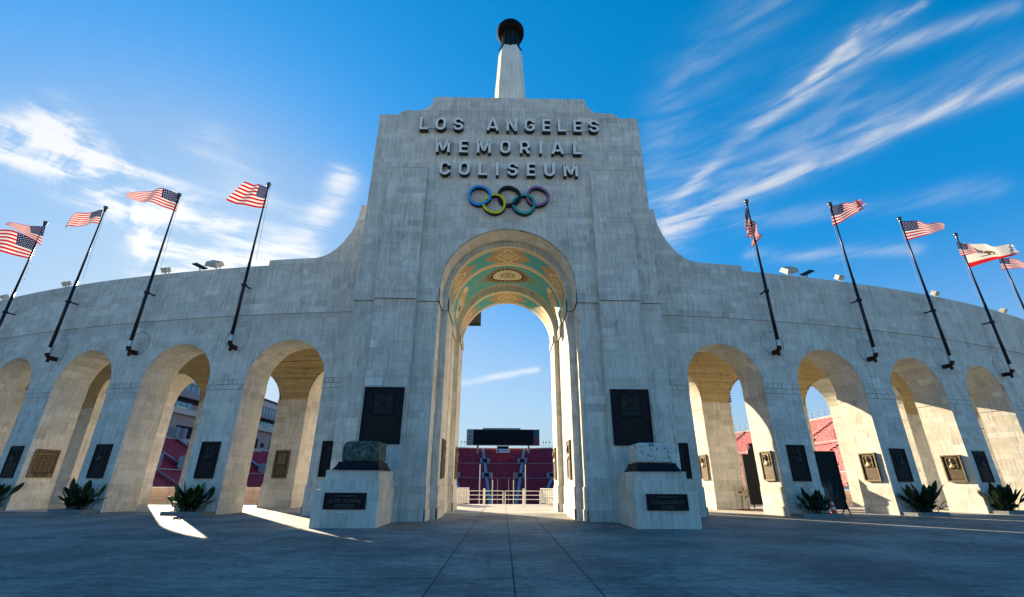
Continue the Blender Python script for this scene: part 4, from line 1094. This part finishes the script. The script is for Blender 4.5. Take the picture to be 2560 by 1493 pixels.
planter(-1, 2, 13, 50, 1.15, 'bird of paradise plant at the left frame edge by the third pier', .1, .9)
planter(1, 0, 15, 46, .92, 'small dark bird of paradise plant with thin flowers beside the orange cone', .1, .45)
planter(1, 1, 16, 64, 1.22, 'large black looking bird of paradise plant by the second pier right of the tower', .0, .75)
planter(1, 2, 17, 58, 1.15, 'leaning bird of paradise plant by the third pier right of the tower', -.2, .8)

# ------------------------------------------------------------------ CONE, DISPLAY BOARDS, FLOWER STAND
co = empty('traffic_cone', (17.75, 26.75, 0), label='orange traffic cone with two white bands beside the planter', category='traffic cone')
MB().box(17.55, 17.95, 26.55, 26.95, 0, .03).build('base', BLACK, co)
b = MB(); zs_ = [.03, .28, .42, .52, .66, .91]; rr_ = [.17, .128, .104, .087, .063, .022]
for i in range(5):
    b.tube((17.75, 26.75, zs_[i]), (17.75, 26.75, zs_[i+1]), rr_[i], rr_[i+1], 20, 1 if i in (1, 3) else 0, caps=(i == 4))
b.build('cone_body', [CONE, REFL], co, True)
bd = empty('display_board', (17.9, 27.0, 0), label='tall dark framed display board with a faint picture standing in the second right arch', category='display board')
tr_ = at(2084, 1131, 27.0); br_ = at(2113, 1247.5, 27.0)
xL, xR, zT, zB = 16.35, tr_.x, tr_.z, br_.z
m_, nt_, bs_ = newmat('board_print'); nn_ = noise(nt_, 1.6, 5, .6, posvec(nt_, (1.2, 1, .5)), 1.5); n2_ = noise(nt_, 1., 4, .6, posvec(nt_, (2.2, 1, .35)), .8)
g_ = nt_.nodes.new('ShaderNodeNewGeometry'); s_ = nt_.nodes.new('ShaderNodeSeparateXYZ'); nt_.links.new(g_.outputs['Position'], s_.inputs[0])
lowz = sockmap(nt_, E(nt_, s_.outputs[2]), 1.9, 1.2)
c_ = rgbmix(nt_, sockmap(nt_, n2_, .45, .65)*lowz, (.012, .018, .022), (.16, .17, .12))
c_ = rgbmix(nt_, sockmap(nt_, nn_, .58, .72)*lowz, c_, (.05, .17, .24)); nt_.links.new(c_, bs_.inputs['Base Color']); bs_.inputs['Roughness'].default_value = .6; bs_.inputs['Specular IOR Level'].default_value = .1
MB().box(xL, xR, 27.0, 27.06, zB, zT).build('print_panel', m_, bd)
b = MB()
for q in ((xL-.04, xR+.04, zT, zT+.06), (xL-.04, xR+.04, zB-.05, zB), (xL-.05, xL, zB, zT), (xR, xR+.05, zB, zT)): b.box(q[0], q[1], 26.96, 27.12, q[2], q[3])
b.build('frame', BLACK, bd)
MB().box(xL, xR+.02, 27.0, 27.05, .28, zB-.05).build('lower_panel', BLACK, bd)
for x in (xL+.3, xR-.02):
    b = MB(); b.tube((x, 27.05, zB), (x+.02, 26.85, 0), .035, .035, 8); b.tube((x, 27.05, .5), (x, 27.5, 0), .03, .03, 8); b.build('leg', BLACK, bd)
b = MB(); b.lathe((xL+.75, 27.04, zT+.03), [(.22, -.03), (.22, .03)], 20, axis=Matrix.Rotation(pi/2, 3, 'X')); b.build('crest', BLACK, bd)
bk = empty('display_board', (15.9, 31.9, 0), label='tall plain black monument board behind the first right arch', category='display board')
tl2 = at(1855, 1138, 33.6); bl2 = at(1886, 1262, 33.6)
MB().box(tl2.x, tl2.x+1.9, 33.6, 33.9, bl2.z, tl2.z).build('panel', BLACK, bk)
MB().box(tl2.x-.04, tl2.x+1.94, 33.55, 33.95, tl2.z, tl2.z+.07).build('top_rail', BLACK, bk)
b = MB(); b.lathe((tl2.x+.95, 33.75, tl2.z+.07), [(.5, -.08), (.5, .08)], 24, axis=Matrix.Rotation(pi/2, 3, 'X')); b.build('crest', BLACK, bk)
for x in (.3, 1.6): MB().tube((tl2.x+x, 33.75, 0), (tl2.x+x, 33.75, bl2.z+.02), .05, .05, 8).build('leg', BLACK, bk)
fl = empty('flower_stand', (15.35, 31.6, 0), label='small wire easel holding a wreath of pale and yellow flowers behind the first right arch', category='flower stand')
b = MB()
for dx_, dy_ in ((-.25, 0), (.28, 0), (0, .35)): b.tube((15.35+dx_, 31.6+dy_, 0), (15.35, 31.65, 1.45), .014, .014, 6)
b.build('easel', BLACK, fl)
rg = random.Random(4)
FLW = [plain('pale_petal', (.7, .68, .5), .6), plain('yellow_petal', (.75, .42, .05), .6), plain('dark_foliage', (.03, .05, .02), .6)]
for nm, mi, cnt in (('pale_flower', 0, 26), ('yellow_flower', 1, 14), ('foliage_tuft', 2, 34)):
    for i in range(cnt):
        a = rg.uniform(0, 2*pi); q = rg.uniform(.16, .36); c = Vector((15.35+q*cos(a), 31.5+rg.uniform(-.05, .05), 1.02+q*sin(a)*.9))
        MB().lathe(c, [(.01, -.04), (.045, 0), (.02, .04)], 6).build(nm, FLW[mi], fl)
b = MB(); b.box(15.05, 16.6, 31.2, 32.3, 0.004, .03); rug = b.build('red_mat', plain('red_carpet', (.22, .02, .015), .9), None, label='dark red mat on the floor under the flower stand', category='mat')

# ------------------------------------------------------------------ black speaker box behind the arch
p1_, p2_ = at(1170, 806, 34), at(1202, 770, 34)
sp_ = empty('hanging_loudspeaker', (p2_.x-.8, 34, p1_.z), label='black square loudspeaker box hanging behind the main arch at upper left', category='loudspeaker')
MB().box(p2_.x-1.7, p2_.x, 34, 34.9, p1_.z, p1_.z+1.6).build('cabinet', BLACK, sp_)
MB().box(p2_.x-1.6, p2_.x-.1, 33.97, 34, p1_.z+.1, p1_.z+1.5).build('grille', DARKV, sp_)
b = MB(); b.tube((p2_.x-.9, 34.4, p1_.z+1.6), (p2_.x-.9, 31.2, p1_.z+2.4), .04, .04, 6); b.tube((p2_.x-1.5, 34.4, p1_.z+1.6), (p2_.x-1.5, 31.2, p1_.z+2.4), .04, .04, 6); b.build('hanger', BLACK, sp_)

# ------------------------------------------------------------------ RAILINGS AT THE PLAZA EDGE
RG_ = 'white railings at the back of the plaza'
def rail(x0, x1, Y, lab, h=.98, n=None, y1=None, rails=3, name='railing', slats=0):
    p = empty(name, ((x0+x1)/2, Y, 0), label=lab, category='railing', group=RG_)
    y1 = Y if y1 is None else y1
    n = n or max(1, round(math.hypot(x1-x0, y1-Y)/1.6))
    for i in range(n+1):
        t = i/n; x, y = x0+(x1-x0)*t, Y+(y1-Y)*t; MB().tube((x, y, 0), (x, y, h), .03, .03, 8).build('post', WHITE, p)
    for i in range(rails):
        z = h-.02-i*(h-.1)/rails; MB().tube((x0, Y, z), (x1, y1, z), .024, .024, 8).build('rail', WHITE, p)
    for i in range(slats):
        t = (i+.5)/slats; x, y = x0+(x1-x0)*t, Y+(y1-Y)*t
        b = MB(); d = Vector((x1-x0, y1-Y, 0)).normalized()*(math.hypot(x1-x0, y1-Y)/slats*.42); b.add([(x-d.x, y-d.y, .12), (x+d.x, y+d.y, .12), (x+d.x, y+d.y, h-.06), (x-d.x, y-d.y, h-.06)]+[(x-d.x, y-d.y+.02, .12), (x+d.x, y+d.y+.02, .12), (x+d.x, y+d.y+.02, h-.06), (x-d.x, y-d.y+.02, h-.06)], [(0, 1, 2, 3), (4, 7, 6, 5), (0, 3, 7, 4), (1, 5, 6, 2), (3, 2, 6, 7)]); b.build('slat', WHITE, p)
    return p
YR = 37.6
rail(-2.72, -1.62, YR, 'short white railing left of the gates', n=1)
rail(-1.52, -.14, YR, 'left leaf of the white rail gate behind the arch', n=1, name='rail_gate')
rail(.02, 1.36, YR, 'right leaf of the white rail gate behind the arch', n=1, name='rail_gate')
rail(1.50, 2.66, YR, 'short white railing right of the gates', n=1)
rail(-3.85, -2.76, 35.7, 'white slatted ramp barrier on the left behind the arch', y1=YR, h=1.2, rails=2, slats=7, name='slatted_barrier')
rail(2.72, 3.75, YR, 'white slatted ramp barrier on the right behind the arch', y1=35.9, h=1.15, rails=2, slats=7, name='slatted_barrier')
for x in (-1.57, 1.43):
    p = empty('gate_post', (x, YR, 0), label='thick %s gate post of the white rail gates' % ('left' if x < 0 else 'right'), category='gate post'); MB().tube((x, YR, 0), (x, YR, 1.08), .075, .075, 12).build('shaft', WHITE, p); MB().lathe((x, YR, 1.08), [(.075, 0), (.05, .04), (.01, .06)], 12).build('cap', WHITE, p)
for sg, side in ((-1, 'left'), (1, 'right')):
    w = empty('low_wall', (sg*20, 38.2, 0), label='low pinkish wall with rails along the back of the plaza on the %s' % side, category='wall')
    b = MB(); x = 3.2
    while x < 70:
        MB().box(*sorted((sg*x, sg*(x+1.98))), 38.15, 38.35, 0, 1.05).build('panel', PINK, w); x += 2.0
    MB().box(*sorted((sg*3.2, sg*71)), 38.12, 38.40, 1.05, 1.13).build('coping', CONC, w)
    for z in (.3, .55, .8): MB().tube((sg*3.2, 38.05, z), (sg*71, 38.05, z), .02, .02, 6).build('rail', PINK, w)
    for i in range(22): MB().tube((sg*(3.3+i*3.2), 38.05, 0), (sg*(3.3+i*3.2), 38.05, 1.1), .025, .025, 6).build('rail_post', PINK, w)

# ------------------------------------------------------------------ STADIUM BOWL
fieldm = MB(); fieldm.add([(-110, 38.6, -10), (110, 38.6, -10), (110, 280, -10), (-110, 280, -10)], [(0, 1, 2, 3)]); fieldm.build('field', GRASS, None, kind='structure')
A0, B0, A1, B1, CYB, ZB0, ZB1 = 45., 90., 89., 131., 130., -9., 18.
def bowl(t, k, dz=0.):
    return (( A0+(A1-A0)*k)*sin(t), CYB+(B0+(B1-B0)*k)*cos(t), ZB0+(ZB1-ZB0)*k+dz)
def stand(t0, t1, mat, lab, aisles, rows=64):
    p = empty('seating_stand', bowl(rad((t0+t1)/2), 0), label=lab, category='stand')
    b = MB(); n = max(6, int((t1-t0)/2)); ts = [rad(t0+(t1-t0)*i/n) for i in range(n+1)]
    rings = []
    for r in range(rows):
        k0, k1 = r/rows, (r+1)/rows
        z0 = ZB0+(ZB1-ZB0)*k0; z1 = ZB0+(ZB1-ZB0)*k1
        for k, z in ((k0, z0), (k0+.35/rows, z0+.0), (k0+.45/rows, z0+.62), (k0+.75/rows, z0+.62), (k0+.85/rows, z1)): rings.append((k, z))
    V = [((A0+(A1-A0)*k)*sin(t), CYB+(B0+(B1-B0)*k)*cos(t), z) for k, z in rings for t in ts]; m = len(ts)
    b.add(V, [(i*m+j, i*m+j+1, (i+1)*m+j+1, (i+1)*m+j) for i in range(len(rings)-1) for j in range(m-1)])
    b.build('seat_rows', mat, p, kind='stuff')
    for a in aisles:
        b = MB(); q = []
        for i in range(17):
            k = i/16
            for d in (-1, 1):
                x, y, z = bowl(rad(a), k, .78); q.append((x+d*.75*cos(rad(a)), y-d*.75*sin(rad(a)), z))
        b.add(q, [(2*i, 2*i+1, 2*i+3, 2*i+2) for i in range(16)]); b.build('aisle', (AISLE if mat is SEAT else AISLER), p)
        for k in (.46, .72):
            x, y, z = bowl(rad(a), k, .2); T = Matrix.Translation((x, y, z)) @ Matrix.Rotation(-rad(a), 4, 'Z')
            f = MB(); f.box(-2.4, -1.2, -1.6, .6, 0, 2.2, mat=T); f.box(1.2, 2.4, -1.6, .6, 0, 2.2, mat=T); f.box(-1.2, 1.2, .2, .6, 0, 2.4, mat=T); f.build('portal', AISLE if mat is SEAT else PORTR, p)
            MB().box(-1.2, 1.2, -.4, .2, 0, 2.0, mat=T).build('portal_opening', DARKV, p)
    for k in (.415, .675, 1.0):
        b = MB(); q = [Vector(bowl(t, k, 1.15 if k < 1 else .5)) for t in ts]
        for u, v in zip(q, q[1:]): b.tube(u, v, .07 if k < 1 else .3, None, 5, 0, False)
        b.build('walkway_rail', CONC if k < 1 else PINK, p)
    return p
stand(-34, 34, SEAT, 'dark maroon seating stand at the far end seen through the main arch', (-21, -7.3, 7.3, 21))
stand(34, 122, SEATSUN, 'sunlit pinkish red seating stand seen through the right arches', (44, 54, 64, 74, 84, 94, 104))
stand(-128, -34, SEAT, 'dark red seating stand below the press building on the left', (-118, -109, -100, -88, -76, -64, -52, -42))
# railing and light poles on the rim of the right stand
rr2 = empty('rim_fence', bowl(rad(60), 1), label='wire fence along the rim of the sunlit right stand', category='fence')
for i in range(61):
    t = rad(36+i*1.2); x, y, z = bowl(t, 1.0); MB().tube((x, y, z), (x, y, z+2.6), .05, .05, 5).build('post', GREYP, rr2)
b = MB()
for i in range(60):
    t, t2 = rad(36+i*1.2), rad(36+(i+1)*1.2)
    for h in (.9, 1.7, 2.55): b.tube(Vector(bowl(t, 1., h)), Vector(bowl(t2, 1., h)), .028, None, 4, 0, False)
b.build('rails', GREYP, rr2)
for i, t in enumerate((47.5, 66.5, 82.)):
    x, y, z = bowl(rad(t), 1.02); p = empty('light_pole', (x, y, z), label=('thin light pole with crossarm on the right stand rim, %s' % ('nearest the tower', 'middle one', 'farthest right')[i]), category='light pole', group='rim light poles')
    MB().tube((x, y, z), (x, y, z+9), .16, .1, 8).build('pole', GREYP, p); MB().box(x-1.1, x+1.1, y-.15, y+.15, z+8.2, z+8.5).build('crossarm', GREYP, p)
for i, x in enumerate((-23.5, -21.7, 21.6, 23.2, 25.0)):
    p = empty('far_pole', (x, 262, 17), label='tiny pole with a pennant on the far rim, %s' % ('leftmost', 'second from left', 'third from right', 'second from right', 'rightmost')[i], category='pole', group='far rim poles')
    MB().tube((x, 262, 17), (x, 262, 22.5), .1, .07, 6).build('pole', GREYP, p); MB().box(x, x+.7, 261.97, 262.03, 21.6, 22.3).build('pennant', GREYP, p)
# scoreboard
SBK = empty('scoreboard', (-.3, 255, 17), label='wide dark scoreboard with narrow advertising side panels above the far stand', category='scoreboard')
MB().box(-20.0, 19.3, 255.2, 257, 19.75, 28.05).build('frame', GREYP, SBK)
MB().box(-16.4, 16.0, 255.0, 255.2, 19.95, 27.85).build('screen', SCREEN, SBK)
MB().box(-19.8, -16.5, 255.0, 255.2, 19.95, 27.85).build('left_panel', plain('pale_ad_panel', (.32, .36, .38), .6), SBK)
MB().box(16.1, 19.1, 255.0, 255.2, 24.0, 27.85).build('right_panel', plain('teal_ad_panel', (.02, .09, .13), .6), SBK, label='dark teal upper panel')
MB().box(16.1, 19.1, 255.0, 255.2, 19.95, 23.95).build('right_panel', plain('brown_ad_panel', (.16, .05, .05), .6), SBK, label='brown lower panel')
for z, c in ((26.3, (.05, .06, .08)), (24.2, (.05, .06, .08)), (22.6, (.3, .05, .08)), (20.7, (.1, .16, .12))): MB().box(-19.3, -17.2, 254.95, 255.0, z, z+.55).build('ad_block', plain('ad_print', c, .6), SBK)
for x in (-13.9, 13.4): MB().box(x-.5, x+.5, 255.4, 256.6, 13, 19.75).build('support_post', GREYP, SBK)
MB().box(-11.4, 9.0, 255.4, 256.2, 28.1, 28.75).build('top_truss', GREYP, SBK)
pb = empty('sign_booth', (-.4, 248, 16), label='small white booth with a pale sign panel on the far stand rim', category='booth')
MB().box(-3.9, 3.1, 247, 249, 15.6, 17.4).build('sign_panel', WHITE, pb)
MB().box(-3.4, -2.3, 246.95, 247, 15.9, 17.1).build('emblem_block', plain('sign_teal', (.02, .10, .16), .6), pb)
MB().box(-1.7, 2.3, 246.95, 247, 16.4, 16.9).build('sign_lines', plain('sign_blue', (.15, .30, .5), .6), pb)
MB().box(-3.4, 2.6, 247.3, 249, 17.4, 18.7).build('cabin', DARKV, pb); MB().box(-3.6, 2.8, 247.0, 249.2, 18.7, 18.95).build('roof', WHITE, pb)
# goal posts and practice poles between
for i, (u, vt, vb, Y_, w) in enumerate(((1200.6, 1160.8, 1259, 70, .07), (1313.5, 1161.6, 1259, 70, .07), (1231.8, 1201, 1259, 62, .06), (1284, 1201, 1259, 62, .06), (1230.3, 1182, 1259, 90, .04), (1284.8, 1182, 1259, 90, .04), (1244.3, 1198, 1259, 95, .04), (1271.7, 1198, 1259, 95, .04))):
    t_, b_ = at(u, vt, Y_), at(u, vb, Y_)
    pp = MB().tube((t_.x, Y_, -10), (t_.x, Y_, t_.z), w, w, 8).build('field_pole', WHITE if w > .05 else LAMP, None, category='pole', group='upright poles on the field',
        label='%s cream upright pole on the field, %s' % ('tall' if w == .07 else ('thick short' if w == .06 else ('thin' if i < 6 else 'thin short')), 'left of centre' if u < 1258 else 'right of centre'))
    pp.data.transform(Matrix.Translation((-t_.x, -Y_, 10))); pp.location = (t_.x, Y_, -10)

# ------------------------------------------------------------------ PRESS BUILDING (left)
PB = empty('press_building', (-80, 125, 0), label='multi storey grey press building with blue window bands beyond the left arches', category='building')
XF = -75.
MB().box(-100, XF-.8, 60, 205, 8.5, 25.0).build('body', GREYP, PB)
MB().box(-100, XF+.1, 60, 205, 23.1, 24.7).build('roof_fascia', CONC, PB)
MB().box(-100, XF-6, 60, 205, 24.9, 27.5).build('penthouse', plain('dark_ribbed', (.10, .09, .08), .8), PB)
MB().box(-100, XF+.3, 60, 205, 19.7, 21.2).build('floor_fascia', GREYP, PB)
MB().box(-100, XF+.6, 60, 205, 15.9, 17.1).build('balcony', CONC, PB)
MB().box(-100, XF+.4, 60, 205, 9.1, 10.6).build('floor_slab', CONC, PB)
MB().box(-100, XF-.4, 60, 205, 18.7, 19.69).build('dark_recess', DARKV, PB)
MB().box(-100, XF-.3, 60, 205, 10.6, 15.9).build('lower_wall', plain('beige_wall', (.36, .32, .29), .8), PB)
MB().box(-100, XF-1.2, 60, 205, 0, 9.1).build('base_wall', plain('beige_base', (.30, .26, .25), .8), PB)
y = 62.
i = 0
while y < 203:
    MB().box(XF-.75, XF-.2, y, y+1.75, 21.2, 23.1).build('window', GLASS, PB)
    MB().box(XF-.75, XF-.1, y+1.75, y+1.95, 21.2, 23.1).build('mullion', GREYP, PB)
    if i % 11 not in (4, 5, 9): MB().box(XF-.75, XF-.3, y, y+1.75, 17.3, 18.65).build('window', GLASS, PB)
    y += 1.95; i += 1
y = 64.
while y < 200:
    MB().box(XF-.35, XF-.22, y, y+7.5, 10.8, 13.5).build('dark_window', DARKV, PB); MB().box(XF-.3, XF-.2, y+9.5, y+11.5, 11.2, 12.4).build('dark_window', DARKV, PB); y += 15
for i in range(18): MB().box(XF+.5, XF+.7, 70+i*7.2, 70+i*7.2+3.6, 17.1, 17.35).build('balcony_cap', WHITE, PB)
# lower boxes
for j in range(3):
    for i in range(9): MB().box(XF-1.2, XF+.5, 124+i*6.4, 124+i*6.4+2.9, 1.2+j*2.8, 3.0+j*2.8).build('loge_box', SEAT if (i+j) % 2 else GREYP, PB)
LT = empty('light_bank', (-98, 165, 27), label='dark rows of stadium lamps on a frame above the press building roof', category='floodlight bank')
for j in range(3): MB().box(-97.4, -97, 155, 172, 30+j*2.1, 30.3+j*2.1).build('rail', BLACK, LT)
for j in range(3):
    for i in range(9): MB().box(-97.3, -96.3, 155.3+i*1.9, 156.5+i*1.9, 30.3+j*2.1, 31.3+j*2.1).build('lamp', BLACK, LT)
for yy in (157, 170): MB().tube((-97.3, yy, 25), (-97.3, yy, 37), .2, .2, 6).build('mast', BLACK, LT)
# lamp tower glimpsed through first right arch
LT2 = empty('light_bank', (56, 103, 0), label='short stack of dark lamps showing at the edge of the first right arch', category='floodlight bank')
c_ = at(1822, 985, 105)
for j in range(5):
    z = at(1822, 978+j*6.3, 105).z
    MB().box(c_.x-2.2, c_.x+.4, 105, 105.5, z-.16, z+.16).build('lamp_row', BLACK, LT2)
MB().tube((c_.x-1.6, 105.3, 0), (c_.x-1.6, 105.3, at(1822, 972, 105).z), .2, .2, 8).build('mast', GREYP, LT2)
